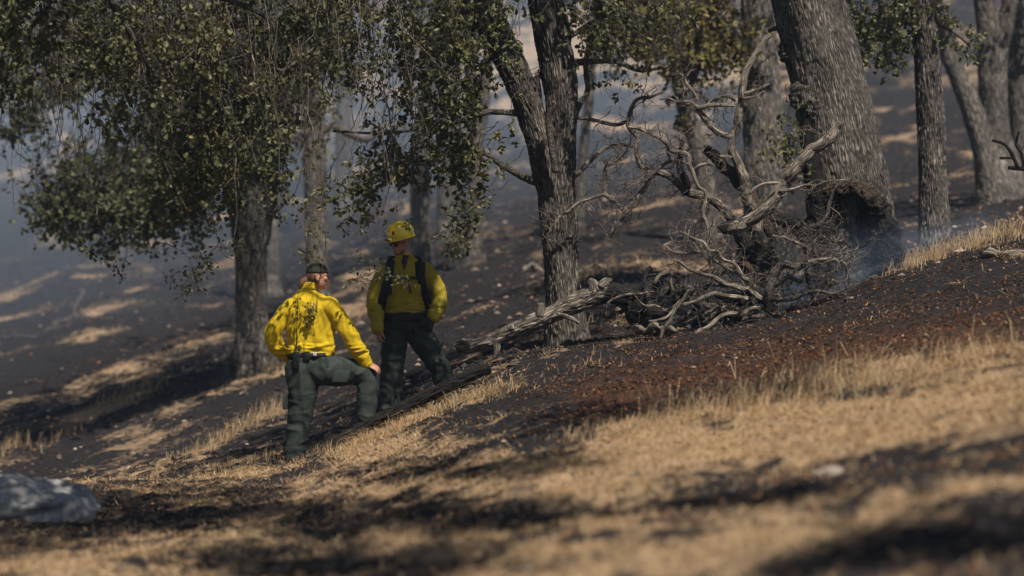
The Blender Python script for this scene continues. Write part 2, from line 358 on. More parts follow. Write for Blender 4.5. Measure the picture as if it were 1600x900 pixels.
# dry-grass and char areas of the slope, with some painted shade, as strokes (row/column where each lies, half width, strength)
STRAW = [
 ([(1600, 580), (1400, 610), (1200, 650), (1000, 690), (900, 730)], 45, .55), ([(1600, 640), (1300, 680), (1050, 720), (900, 760)], 40, .48),
 ([(850, 730), (650, 700), (450, 740), (200, 790)], 26, .16), ([(0, 880), (200, 870), (420, 840)], 32, .36), ([(600, 850), (900, 860), (1150, 830), (1400, 800)], 24, .42),
 ([(450, 790), (650, 760), (850, 780)], 18, .3), ([(1600, 770), (1400, 770)], 25, .3),([(700, 900), (1000, 890), (1200, 850)], 22, .35),
 ([(780, 590), (680, 640), (600, 680), (560, 700)], 22, .22), ([(720, 650), (820, 625), (950, 600)], 26, -.45),
 ([(1400, 390), (1480, 360), (1600, 352)], 22, .7), ([(930, 562), (1015, 520)], 8, .75), ([(825, 625), (885, 592)], 7, .55), ([(1000, 570), (1130, 505)], 6, .35), ([(1570, 400), (1600, 398)], 8, .5),
 ([(120, 600), (200, 575), (280, 555), (370, 520)], 11, .5), ([(60, 700), (150, 650), (240, 605)], 8, .4), ([(190, 750), (300, 710), (440, 640)], 11, .45),
 ([(330, 745), (430, 710)], 14, .7), ([(120, 650), (230, 620), (330, 590)], 6, .35), ([(150, 490), (190, 460), (235, 430)], 10, .42), ([(0, 470), (30, 460)], 6, .5),
 ([(70, 425), (130, 430)], 9, .35), ([(360, 520), (430, 500)], 6, .3), ([(420, 620), (520, 580), (570, 560)], 9, .3), ([(520, 560), (580, 530), (700, 545)], 8, .35),
 ([(560, 440), (600, 425), (690, 420)], 8, .35), ([(900, 430), (1000, 410), (1100, 420)], 11, .4), ([(700, 540), (760, 560)], 14, .5), ([(640, 690), (560, 720)], 14, .4),
 ([(1330, 170), (1450, 130), (1600, 100)], 22, .35), ([(1330, 230), (1450, 200)], 14, .35), ([(1380, 290), (1500, 270), (1600, 255)], 9, .3),
 ([(900, 190), (1000, 200), (1100, 215)], 12, .4), ([(880, 90), (1000, 110), (1200, 120)], 45, .42), ([(500, 160), (700, 130), (900, 60)], 50, .32), ([(0, 270), (100, 262)], 12, .4),
 ([(0, 30), (800, 20), (1600, 20)], 60, .2),
 # char, with the long lower-left shade band painted in as char
 ([(1600, 880), (1400, 870), (1250, 890)], 45, -.32), ([(1600, 700), (1400, 715), (1200, 720)], 14, -.4), ([(1400, 610), (1150, 620), (950, 650), (820, 690)], 14, -.75),
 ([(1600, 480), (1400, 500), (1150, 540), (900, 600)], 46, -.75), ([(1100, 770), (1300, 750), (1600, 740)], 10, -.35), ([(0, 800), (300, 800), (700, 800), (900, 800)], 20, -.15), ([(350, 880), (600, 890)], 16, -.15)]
def strokes(px, py, S):
    r = np.zeros_like(px)
    for P, w, s in S:
        P = np.array(P, float); best = np.full(px.shape, 1e9)
        for a, b in zip(P[:-1], P[1:]):
            ab = b-a; t = np.clip(((px-a[0])*ab[0]+(py-a[1])*ab[1])/(ab @ ab), 0, 1)
            dx, dy = px-a[0]-t*ab[0], py-a[1]-t*ab[1]; best = np.minimum(best, (dx*.6)**2+dy**2)
        r = r+s*np.exp(-best/(w*w))
    return r
CREST_D = 31.5
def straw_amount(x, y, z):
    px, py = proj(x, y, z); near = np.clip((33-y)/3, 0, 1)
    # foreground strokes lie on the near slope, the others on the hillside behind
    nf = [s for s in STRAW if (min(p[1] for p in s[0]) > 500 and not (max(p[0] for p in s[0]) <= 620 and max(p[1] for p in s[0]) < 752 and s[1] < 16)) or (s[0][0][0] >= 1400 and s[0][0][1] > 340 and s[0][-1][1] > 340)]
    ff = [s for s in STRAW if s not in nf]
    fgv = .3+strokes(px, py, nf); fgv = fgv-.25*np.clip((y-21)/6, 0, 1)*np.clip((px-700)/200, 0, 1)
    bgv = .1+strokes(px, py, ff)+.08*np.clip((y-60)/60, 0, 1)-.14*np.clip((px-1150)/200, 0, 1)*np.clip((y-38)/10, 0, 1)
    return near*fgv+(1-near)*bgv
def straw_noise(x, y):
    p = np.stack([x, y*.55, 0*x], -1); far = np.clip((y-33)/6, 0, 1); q = np.stack([x*.55, y*.42, 0*x], -1)
    return (1-far)*(.5*fbm(p*1.3+31, 3, 2.1, .62)+.42*fbm(p*np.array([3.2, 5., 1])+7, 4, 2.1, .7))+far*(.62*fbm(q*.9+3, 5, 2.1, .62))
def ground():
    d = np.concatenate([np.linspace(-40, 4, 23), np.linspace(4.2, 26, 330), np.linspace(26.06, 35, 170), np.linspace(35.2, 70, 150), np.linspace(71, 200, 110), np.linspace(203, 300, 30)])
    u = np.concatenate([-np.geomspace(2.2, .62, 22), np.linspace(-.6, .6, 330), np.geomspace(.62, 2.2, 22)])
    hw = np.maximum(np.abs(d), 14)*.36*.75+.0
    hw = np.where(d < 4, 14*.36*.75*1.2, hw); hw = np.where((d >= 4), np.maximum(d, 6)*.27, 6*.27+(4-d)*.35)
    X = u[None, :]*hw[:, None]*1.0+np.sign(u)[None, :]*np.maximum(np.abs(u)-.6, 0)[None, :]*30; Y = d[:, None]+0*X
    Z = height(X.ravel(), Y.ravel()); V = np.column_stack([X.ravel(), Y.ravel(), Z])
    n, m = len(d), len(u); i = np.arange(n-1)[:, None]*m; j = np.arange(m-1)[None, :]
    F = np.stack([i+j, i+j+1, i+m+j+1, i+m+j], -1).reshape(-1, 4)
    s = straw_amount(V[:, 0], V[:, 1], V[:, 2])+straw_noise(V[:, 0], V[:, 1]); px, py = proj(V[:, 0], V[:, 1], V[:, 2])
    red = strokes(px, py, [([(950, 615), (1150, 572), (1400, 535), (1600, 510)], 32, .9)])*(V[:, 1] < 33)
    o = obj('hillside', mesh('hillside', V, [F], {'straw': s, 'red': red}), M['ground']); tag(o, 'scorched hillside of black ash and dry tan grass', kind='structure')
ground()

# ------------------------------------------------------------------ trees
def on_ground(px, py, lo=8, hi=34):
    ds = np.linspace(lo, hi, 900); q = np.stack([(px-800)/K*ds, ds, CAMZ-(py-450)/K*ds], -1); b = q[:, 2] < height(q[:, 0], q[:, 1]); k = int(np.argmax(b)); return q[k]
def spray_set(tw, lf, E, S, nsub=9, ksz=(5, 9), lsize=.04, sublen=(.08, .26), droop=.1, r0=.005, six=True, lvb=.0, leafy=1.0, outer=.35):
    """E ends, S starts of drooping sprays; twigs go to tw, leaves to lf"""
    n = len(E); k = 7; t = np.linspace(0, 1, k)[None, :, None]
    P = S[:, None]*(1-t)+E[:, None]*t
    L = np.linalg.norm(E-S, axis=1)[:, None, None]
    P = P+np.array([0, 0, 1.])*(np.sin(t*np.pi)*L*droop*RNG.uniform(.3, 1.6, (n, 1, 1)))
    P[:, 1:] += RNG.normal(size=(n, k-1, 3))*.035*np.minimum(L, 1.2)
    batch_tubes(tw, P, np.linspace(r0, r0*.4, k)[None, :]*RNG.uniform(.7, 1.3, (n, 1)), 4)
    # sub twigs
    tt = 1-RNG.uniform(0, 1, (n, nsub))**1.3*(1-outer)
    tt[:, 0] = 1.0
    a = tt*(k-1); i0 = np.clip(a.astype(int), 0, k-2); f = (a-i0)[..., None]; r = np.arange(n)[:, None]
    B = P[r, i0]*(1-f)+P[r, i0+1]*f; T = unit(P[r, i0+1]-P[r, i0])
    D = unit(T*.7+RNG.normal(size=(n, nsub, 3))*.75+np.array([0, 0, -.25]))
    sl = RNG.uniform(*sublen, (n, nsub, 1)); B = B.reshape(-1, 3); D = D.reshape(-1, 3); sl = sl.reshape(-1, 1)
    q = np.linspace(0, 1, 4)[None, :, None]; Q = B[:, None]+D[:, None]*sl[:, None]*q+np.array([0, 0, -1.])*(sl[:, None]*.25*q*q)
    Q[:, 1:] += RNG.normal(size=(len(B), 3, 3))*.012
    batch_tubes(tw, Q, np.linspace(r0*.5, r0*.28, 4)[None, :]+np.zeros((len(B), 1)), 3)
    # leaf whorls at the ends and along the sub twigs
    keep = RNG.uniform(size=len(B)) < leafy; Q = Q[keep]; m = len(Q)
    kk = ksz[1]; cnt = RNG.integers(ksz[0], kk+1, m)
    pos = RNG.uniform(.35, 1., (m, kk)); pos[:, :3] = 1.0
    a = pos*3; i0 = np.clip(a.astype(int), 0, 2); f = (a-i0)[..., None]; r = np.arange(m)[:, None]
    C = Q[r, i0]*(1-f)+Q[r, i0+1]*f; T = unit(Q[:, 3]-Q[:, 2])[:, None]
    D = unit(T*.6+RNG.normal(size=(m, kk, 3))*.8)
    msk = np.arange(kk)[None, :] < cnt[:, None]
    lv = np.clip(RNG.uniform(0, .75, (m, 1))*.6+RNG.uniform(0, .45, (m, kk))+lvb+(RNG.uniform(size=(m, kk)) > .97)*.4, 0, 1)
    return C[msk], D[msk], lv[msk], lsize
KEEP_LIT = []    # (point, radius): gaps in the crowns let the sun reach these
def lit_filter(C, lit=None):
    s = np.array(SUNV); keep = np.ones(len(C), bool)
    for e in (KEEP_LIT if lit is None else lit):
        p, r = e[0], e[1]; w = C-p; a = w @ s; dist = np.linalg.norm(w-a[:, None]*s, axis=1); keep &= ~((a > (e[2] if len(e) > 2 else .25)) & (dist < r))
    return keep
def grow(tw, lf, blobs, nsub=9, ksz=(5, 9), lsize=.04, up=(.5, 1.2), six=True, lvb=0., r0=.005, trunk=None, leafy=1.0, sublen=(.08, .26)):
    """fill ellipsoids (column,row,rx,ry,depth,half depth,count) with leafy sprays hanging from above"""
    for cx, cy_, rx, ry, d, hd, n in blobs:
        q = unit(RNG.normal(size=(n, 3)))*RNG.uniform(0, 1, (n, 1))**.45
        px, py, dd = cx+rx*q[:, 0], cy_+ry*q[:, 1], d+hd*q[:, 2]
        E = np.column_stack([(px-800)/K*dd, dd, CAMZ-(py-450)/K*dd])
        ln = RNG.uniform(*up, (n, 1)); o = np.column_stack([RNG.normal(size=n)*.45, RNG.normal(size=n)*.4, np.ones(n)*.9])
        if trunk is not None:
            o[:, :2] += unit((np.array(trunk)-E)[:, :2])*.55
        S = E+unit(o)*ln
        C, D, lv, ls = spray_set(tw, lf, E, S, nsub, ksz, lsize, sublen, .1, r0, six, lvb, leafy)
        k = lit_filter(C); leaves(lf, C[k], D[k], ls, lv[k], six)
def px2(P, d):   # [(px,py,rpx[,dd])] -> points, radii
    Q = [pt(p[0], p[1], d+(p[3] if len(p) > 3 else 0)) for p in P]; R = [p[2]/K*(d+(p[3] if len(p) > 3 else 0)) for p in P]
    return np.array(Q), np.array(R)
def root_down(P, R, d, flare=1.5, sink=.35):
    """lead the first point of a trunk down into the soil with a flare"""
    b = P[0].copy(); z = hz(b[0], b[1]); a = b.copy(); a[2] = z-sink
    m = b.copy(); m[2] = max(z+.12, min(b[2], z+.12))
    keep = P[:, 2] > z+.45
    return np.vstack([a, m, P[keep]]), np.concatenate([[R[0]*flare*1.25], [R[0]*flare], R[keep]])

def oak(name, label, d, trunks, blobs=(), limbs=(), group='oak trees', bark='bark', leaf='leaf', detail=1, top=None, lkw=None, tops=None, char0=0.25, flare=1.35):
    P, R = px2(trunks[0], d); P, R = root_down(P, R, d, flare)
    t = thing(name, label, 'tree', P[0]+np.array([0, 0, .35]), group)
    sides, step, ridge = {2: (150, .016, .016), 1: (72, .035, .014), 0: (28, .09, .012)}[detail]
    g = Geo(); tube(g, P, R, sides, step, ridge, .10, np.r_[char0+.2, char0+.2, np.linspace(char0, 0, len(P)-2)], True, RNG.uniform(0, 50))
    for tr in trunks[1:]:
        Q, q = px2(tr, d); tube(g, Q, q, sides, step, ridge, .10, 0., True, RNG.uniform(0, 50))
    g.build('trunk', M[bark], t)
    for lb in limbs:
        Q, q = px2(lb, d); lg = Geo(); tube(lg, Q, q, 12 if detail else 8, .03 if detail else .08, .004, .18, 0., True, RNG.uniform(0, 50)); lg.build('limb', M['twig' if detail else bark], t)
    # limbs and crown above the picture
    tw = Geo(); lf = Geo(); kw = dict(lkw or {}); cen = P[-1]
    ends = [px2(tr, d)[0][-1] for tr in trunks]
    for e_i, (ex, ey, ez, rad, n) in enumerate(tops or []):
        c = np.array([ex, ey, ez]); s0 = ends[min(e_i, len(ends)-1)] if len(ends) > 1 else ends[0]
        r0 = px2(trunks[min(e_i, len(trunks)-1)], d)[1][-1]*.8
        for k in range(4):
            tgt = c+unit(RNG.normal(size=3))*rad*.6; mid = (s0+tgt)/2+np.array([0, 0, rad*.25])+RNG.normal(size=3)*.15*rad
            lg = Geo(); tube(lg, np.array([s0-np.array([0, 0, .1]), mid, tgt]), np.array([r0*.62, r0*.36, r0*.12]), 10, .09, .003, .15, 0., True, RNG.uniform(0, 50)); lg.build('limb', M['twig' if detail else bark], t)
        q = unit(RNG.normal(size=(n, 3)))*RNG.uniform(0, 1, (n, 1))**.4*np.array([1, 1, .6])*rad+c
        S = q+unit(c-q+RNG.normal(size=(n, 3))*.5)*RNG.uniform(.5, 1.2, (n, 1))
        C, D, lv, ls = spray_set(tw, lf, q, S, kw.get('nsub', 9), kw.get('ksz', (5, 9)), kw.get('lsize', .045)*1.25, (.12, .4), .05, .006, False)
        k = lit_filter(C); leaves(lf, C[k], D[k], ls, lv[k], False)
    grow(tw, lf, blobs, trunk=cen, **kw)
    if tw.n: tw.build('twig', M['twig'], t)['kind'] = 'stuff'
    if lf.n: lf.build('crown', M[leaf], t, smooth=False)['kind'] = 'stuff'
    return t

W0, M0 = 28.6, 29.6      # distances of the two people
for p in ((455, 490), (470, 520), (505, 480), (545, 520), (450, 650), (480, 545)): KEEP_LIT.append((pt(p[0], p[1], W0-.15), .13))
KEEP_LIT.append((pt(622, 352, M0), .32)); KEEP_LIT.append((pt(684, 470, M0), .10)); KEEP_LIT.append((pt(690, 570, M0), .08)); KEEP_LIT.append((pt(586, 480, M0), .09))
for p in ((862, 520, 30.3), (870, 450, 30.3), (885, 360, 30.3), (862, 480, 30.3), (885, 400, 30.3), (880, 320, 30.3), (865, 240, 30.3), (835, 150, 30.3), (880, 120, 30.3)): KEEP_LIT.append((pt(*p), .2))
for p in ((1290, 60), (1310, 130), (1330, 200), (1350, 270), (1300, 330)): KEEP_LIT.append((pt(p[0], p[1], 31.2), .22))
for p in ((1450, 80), (1455, 180), (1460, 270), (1465, 340)): KEEP_LIT.append((pt(p[0], p[1], 33.2), .2))
for p in ((1200, 320), (1250, 260), (1160, 120), (1150, 220), (1080, 280), (1000, 270), (900, 480), (820, 515), (760, 530)): KEEP_LIT.append((pt(p[0], p[1], 30.2), .15))

_r = np.random.default_rng(11)
for k in range(110): KEEP_LIT.append((pt(_r.uniform(0, 780), _r.uniform(-20, 320), 27.3), .2, .45))
for k in range(30): KEEP_LIT.append((pt(_r.uniform(0, 560), _r.uniform(0, 380), 43.), .4, 1.2))
FGK = dict(nsub=8, ksz=(6, 10), lsize=.064)
for p in ((900, 300), (950, 200), (1000, 215), (960, 330), (1100, 300), (1050, 160), (920, 330), (1120, 250), (1180, 400), (1080, 400)): KEEP_LIT.append((pt(p[0], p[1], 30.3), .22))
for k in range(14): KEEP_LIT.append((pt(_r.uniform(380, 760), _r.uniform(560, 640), 32+_r.uniform(0, 3)), .3))
for y_ in (300, 350, 400, 450, 500, 550): KEEP_LIT.append((pt(405, y_, 44.6), .3)); KEEP_LIT.append((pt(495, y_-130, 50.6), .3))
# the twin-stemmed oak in the middle
oak('oak_tree', 'twin-stemmed oak behind the fallen log, forking halfway up, right of the helmeted firefighter', 30.6,
    [[(886, 545, 25), (883, 500, 26), (879, 440, 26), (875, 380, 27), (871, 320, 29), (870, 270, 28), (874, 220, 25), (876, 170, 25), (872, 110, 26), (861, 50, 27), (852, -10, 28), (850, -90, 27)],
     [(872, 340, 20), (858, 280, 22), (838, 205, 21), (818, 145, 22), (796, 95, 23), (772, 45, 24), (748, -10, 25), (715, -90, 24)]],
    blobs=[(640, 90, 130, 90, 30, 1.2, 62), (720, 40, 110, 70, 30, 1.2, 34), (690, 170, 70, 50, 30, .8, 16), (650, 255, 100, 42, 29.8, .8, 26), (560, 310, 60, 40, 29.6, .6, 12), (730, 270, 45, 40, 29.8, .6, 9),
           (722, 350, 28, 36, 29.6, .3, 5), (1000, 45, 110, 60, 30, 1.0, 34), (960, 130, 60, 40, 30, .5, 7), (1060, 90, 40, 30, 30, .5, 6), (560, 30, 80, 80, 30, 1.0, 28), (915, 40, 40, 40, 30.5, .6, 9)],
    limbs=[[(836, 178, 8), (800, 176, 5), (760, 176, 4.5), (715, 190, 4), (660, 200, 3), (600, 208, 2), (520, 205, 1.5)],
           [(845, 285, 9), (815, 275, 6), (785, 258, 5), (755, 238, 4), (720, 228, 4), (680, 226, 3), (640, 240, 2), (585, 300, 1.5)],
           [(892, 98, 7), (930, 96, 4), (965, 97, 4), (1000, 110, 3), (1043, 104, 2.5)], [(893, 195, 5), (905, 165, 5), (918, 140, 4), (915, 100, 4), (925, 50, 3), (940, 0, 3)],
           [(845, 215, 5), (842, 140, 4), (838, 125, 6), (845, 110, 4)], [(800, 60, 5), (760, 100, 3), (745, 150, 2), (735, 230, 1.5)], [(770, 30, 5), (720, 20, 4), (660, 45, 3), (620, 90, 2)],
           [(868, 270, 5, -.3), (858, 190, 5, -.35), (866, 165, 4, -.4), (862, 158, 3, -.4)], [(885, 60, 5), (960, 20, 3), (1020, 30, 2)]],
    detail=2, tops=[(.8, 30.5, 7.6, 2.2, 200), (-1.2, 28.8, 7.0, 2.2, 60)], lkw=FGK)
# the oak whose trunk stands outside the picture and whose twigs hang in from the top
oak('oak_tree', 'oak rooted out of frame whose leafy twigs hang in front of the people', 25.5,
    [[(-330, 780, 44), (-330, 600, 40), (-310, 350, 36), (-260, 100, 34), (-180, -120, 30), (-60, -230, 24), (120, -260, 18)]],
    blobs=[(20, 60, 90, 110, 26.8, 1.5, 62), (150, 60, 110, 90, 27, 1.5, 56), (290, 90, 120, 110, 27.2, 1.4, 78), (410, 120, 90, 120, 27.5, 1.2, 56), (490, 60, 60, 80, 27.5, 1., 24), (340, 240, 80, 70, 27.5, .9, 28),
           (200, 170, 70, 60, 27, 1., 16), (300, 300, 60, 50, 27.6, .7, 14), (440, 250, 25, 50, 27.5, .5, 6)],
    limbs=[[(-180, -120, 20), (0, -60, 13), (140, -40, 9), (300, -30, 7, .8), (480, -20, 4, 1.5)], [(150, -40, 8, .3), (225, 90, 3, .6), (232, 120, 2.5, .8), (260, 150, 2, 1)],
           [(300, -20, 6, 1), (420, 30, 3.5, 1.4), (435, 110, 2.5, 1.6), (510, 60, 2, 1.8)]],
    detail=0, tops=[(-3.6, 20.5, 5.6, 1.9, 170), (-1.4, 18.0, 5.2, 1.5, 110), (.3, 26.2, 6.6, 1.2, 40), (-2.6, 15.0, 5.0, 1.3, 90)], lkw=FGK)
# unseen leaf clusters added on the sun's path to shade the helmeted man and the near slope
def add_shade():
    t = [o for o in bpy.data.objects if o.get('label', '').startswith('oak rooted out')][0]; s = np.array(SUNV); tw = Geo(); lf = Geo(); E = []
    def cover(p, rad, n, lo=4.6, hi=6.6):
        a = unit(np.cross(s, [1., 0, 0])); b = np.cross(s, a); q = RNG.uniform(0, 2*np.pi, n); r = rad*np.sqrt(RNG.uniform(0, 1, n))
        E.append(np.asarray(p)+s*RNG.uniform(lo, hi, (n, 1))+a*(r*np.cos(q))[:, None]+b*(r*np.sin(q))[:, None])
    for px, py, r, n in ((632, 440, .27, 60), (632, 475, .27, 50), (612, 540, .2, 14), (612, 590, .18, 10), (640, 510, .2, 12), (645, 420, .15, 20), (612, 425, .15, 20), (500, 590, .2, 14), (500, 620, .15, 14), (560, 595, .2, 16), (572, 630, .15, 12), (520, 440, .08, 4)): cover(pt(px, py, M0), r, n)
    for line, w, n in (SHADE):
        L = np.array(line, float)
        for k in range(n):
            u = RNG.uniform(0, len(L)-1); i = min(int(u), len(L)-2); c = L[i]+(L[i+1]-L[i])*(u-i)
            p = on_ground(c[0]+RNG.normal()*20, c[1]+RNG.normal()*w); cover(p, .12, 1, 5.0, 7.0)
    E = np.concatenate(E); S = E+unit(RNG.normal(size=E.shape)*.5+np.array([-.4, 0, .5]))*RNG.uniform(.4, 1., (len(E), 1))
    C, D, lv, ls = spray_set(tw, lf, E, S, 8, (5, 9), .055, (.08, .26), .1, .005); k = lit_filter(C)&(C[:, 2] > CAMZ+.104*C[:, 1]); leaves(lf, C[k], D[k], ls, lv[k], False)
    lf.build('added_shade_leaves', M['leaf'], t, smooth=False)['kind'] = 'stuff'; tw.build('added_shade_twigs', M['twig'], t)['kind'] = 'stuff'
# the bare hanging twigs of that oak, and its lowest sprigs
def hanging():
    t = thing('hanging_twig', 'long thin bare twigs and last leafy sprigs dangling before the left trunk and the firefighters', 'twig', pt(300, -40, 27.6))
    tw = Geo(); lf = Geo(); n = 190
    px = RNG.uniform(-20, 640, n); top = RNG.uniform(-80, 120, n); ln = RNG.uniform(80, 280, n); d = RNG.uniform(26.4, 28.4, n); k = 9
    tt = np.linspace(0, 1, k)[None]
    X = px[:, None]+RNG.normal(size=(n, 1))*40*tt**1.5+np.cumsum(RNG.normal(size=(n, k))*4, 1); Y = top[:, None]+ln[:, None]*tt; D = d[:, None]+0*tt
    P = np.stack([(X-800)/K*D, D, CAMZ-(Y-450)/K*D], -1); batch_tubes(tw, P, np.linspace(.006, .0022, k)[None]*RNG.uniform(.7, 1.3, (n, 1)), 4)
    m = 500; r = RNG.integers(0, n, m); j = RNG.integers(2, k-1, m); B = P[r, j]; q = np.linspace(0, 1, 5)[None, :, None]
    Dd = unit(RNG.normal(size=(m, 3))*np.array([.7, .5, .3])+np.array([0, 0, -.8])); Q = B[:, None]+Dd[:, None]*q*RNG.uniform(.15, .5, (m, 1, 1))+RNG.normal(size=(m, 5, 3))*.012*q
    batch_tubes(tw, Q, np.linspace(.003, .0012, 5)[None]+np.zeros((m, 1)), 3)
    def sprig(path, clumps, d, nl=26, sz=.045, spread=.055):
        Q = np.array([pt(x, y, d) for x, y in path]); C = catmull(Q, 16)[None]; C[0, 1:] += np.cumsum(RNG.normal(size=(15, 3))*.006, 0)
        batch_tubes(tw, C, np.linspace(.006, .0022, 16)[None], 4)
        for x, y, s in clumps:
            c = pt(x, y, d); st = C[0][np.argmin(np.linalg.norm(C[0]-c, axis=1))]
            u = np.linspace(0, 1, 5)[None, :, None]; batch_tubes(tw, st[None, None]*(1-u)+c[None, None]*u, np.full((1, 5), .0022), 3)
            n_ = int(nl*s); b = c+RNG.normal(size=(n_, 3))*spread*np.array([1, .8, .8])*s; dirs = unit(b-c)+RNG.normal(size=(n_, 3))*.5
            kf = lit_filter(b, KEEP_LIT[6:7]); b, dirs = b[kf], dirs[kf]; n_ = len(b)
            leaves(lf, b, dirs, sz, np.clip(RNG.uniform(.1, .8, n_)+(RNG.uniform(size=n_) > .95)*.3, 0, 1))
            u5 = np.linspace(0, 1, 4)[None, :, None]; batch_tubes(tw, c[None, None]*(1-u5)+b[:, None]*u5, np.full((n_, 4), .0014), 3)
    sprig([(318, 280), (328, 340), (345, 370), (352, 392), (372, 408)], [(282, 372, .7), (308, 392, 1), (318, 405, .6), (352, 388, .9), (370, 384, .8)], 27.8)
    sprig([(345, 372), (330, 400), (352, 410)], [(318, 426, .9)], 27.8)
    sprig([(480, 250), (458, 300), (420, 330), (410, 375), (430, 400)], [(445, 310, 1.1), (425, 340, .9), (440, 340, .8), (415, 300, .7)], 27.7)
    sprig([(150, 320), (160, 360), (200, 385), (205, 400)], [(140, 392, 1.0), (160, 398, .7), (205, 355, .7), (190, 405, .8), (235, 395, .8), (188, 430, .6)], 27.4)
    sprig([(255, 380), (290, 400), (300, 420)], [(268, 432, .9), (300, 440, 1.2), (285, 452, .9), (310, 430, .8), (320, 412, .8)], 27.4)
    sprig([(540, 270), (505, 320), (485, 350), (483, 380), (488, 400)], [(470, 330, .9), (482, 352, .9), (500, 365, .8), (478, 400, .8), (490, 402, .8)], 28.0)
    sprig([(505, 300), (508, 380), (497, 450), (494, 470), (488, 505)], [(482, 482, .62), (490, 481, .62), (487, 493, .55), (483, 505, .62)], 28.42, 24, .036, .038)
    sprig([(610, 280), (594, 330), (584, 380), (582, 400), (590, 435)], [(575, 340, .8), (563, 360, .7), (600, 368, .7), (584, 420, .8), (601, 427, .7), (556, 436, 1.0), (566, 440, .8)], 28.4)
    sprig([(560, 398), (576, 410), (590, 432), (612, 436), (632, 438)], [(633, 440, .75), (626, 434, .5), (563, 402, .6)], 28.4)
    sprig([(655, 270), (662, 330), (674, 360), (690, 365)], [(675, 370, .7), (703, 366, 1.1), (712, 378, .8), (702, 392, .8), (640, 350, .7)], 28.6)
    sprig([(735, 290), (738, 330), (728, 370), (710, 395)], [(735, 330, .9), (728, 352, .8), (722, 378, .8), (708, 398, .8)], 28.8)
    tw.build('twig', M['dead'], t)['kind'] = 'stuff'; lf.build('sprig', M['leaf'], t, smooth=False)['kind'] = 'stuff'
hanging()
# the great leaning oak
oak('leaning_oak_tree', 'massive leaning oak trunk with burls and a hollow charred foot', 31.6,
    [[(1342, 400, 62), (1338, 360, 64), (1330, 310, 62), (1318, 250, 60), (1305, 190, 60), (1292, 130, 58), (1278, 70, 56), (1264, 10, 56), (1250, -60, 56), (1235, -140, 50)]],
    blobs=[(1350, 50, 40, 45, 32.3, .5, 12), (1235, 250, 30, 60, 31, .3, 5)],
    limbs=[[(1250, 30, 12), (1225, 40, 5), (1200, 48, 3)]], detail=2, tops=[(3.4, 31.8, 8.2, 2.4, 220)], lkw=FGK, char0=.45, flare=1.12)
AR = []
def burls():
    t = [o for o in bpy.data.objects if o.name.startswith('leaning_oak_tree')][0]
    for (px, py, r, dd, sx) in ((1262, 152, 22, -.22, 1.3), (1282, 170, 18, -.30, 1.1), (1236, 80, 17, -.05, 1.1), (1298, 345, 26, -.25, 1.3)):
        me = bpy.data.meshes.new('burl'); bm = bmesh.new(); bmesh.ops.create_icosphere(bm, subdivisions=5, radius=1); bm.to_mesh(me); bm.free()
        v = np.empty(len(me.vertices)*3, np.float32); me.vertices.foreach_get('co', v); v = v.reshape(-1, 3); rr = r/K*31.6
        v = v*(1+.28*fbm(v*2.2+px, 4)[:, None]+.10*(.5-np.abs(pn(v*7+px)))[:, None])*rr*np.array([sx, .8, 1.15]); me.vertices.foreach_set('co', v.ravel())
        a = me.attributes.new('bc', 'FLOAT_VECTOR', 'POINT'); a.data.foreach_set('vector', v.ravel()); a = me.attributes.new('char', 'FLOAT', 'POINT'); a.data.foreach_set('value', np.full(len(v), .5 if py < 300 else .65, np.float32))
        me.shade_smooth(); o = obj('burl', me, M['bark']); o.location = Vector(pt(px, py, 31.6+dd)); o.parent = t; o.matrix_parent_inverse = Matrix.Translation(-t.location)
    AR.append(t)
    g = Geo(); P, R = px2([(1275, 180, 14, -.25), (1268, 240, 18, -.25), (1280, 300, 20, -.28), (1290, 360, 22, -.25), (1300, 430, 24, -.2)], 31.6)
    tube(g, P, R, 40, .03, .008, .3, .8, True, 8.); g.build('charred_rib', M['bark'], t)
burls()
# slim straight oak at the right
oak('slim_oak_tree', 'slim straight grey oak rising from the straw crest', 33.4, [[(1460, 370, 23), (1458, 300, 22), (1455, 200, 21), (1449, 100, 20), (1443, 20, 20), (1438, -60, 20), (1432, -140, 18)]],
    blobs=[(1375, 45, 42, 38, 33.2, .5, 16), (1395, 75, 25, 20, 33.2, .4, 6), (1500, 60, 30, 30, 33.4, .4, 5), (1418, 15, 25, 20, 33.3, .3, 5)],
    limbs=[[(1440, 40, 6), (1410, 35, 3), (1375, 30, 2.5), (1340, 45, 2)], [(1452, 30, 4), (1490, 50, 2.5), (1520, 75, 2)]], detail=2, tops=[(4.9, 33.6, 7.4, 1.5, 110)], lkw=FGK, char0=.1, flare=1.08)
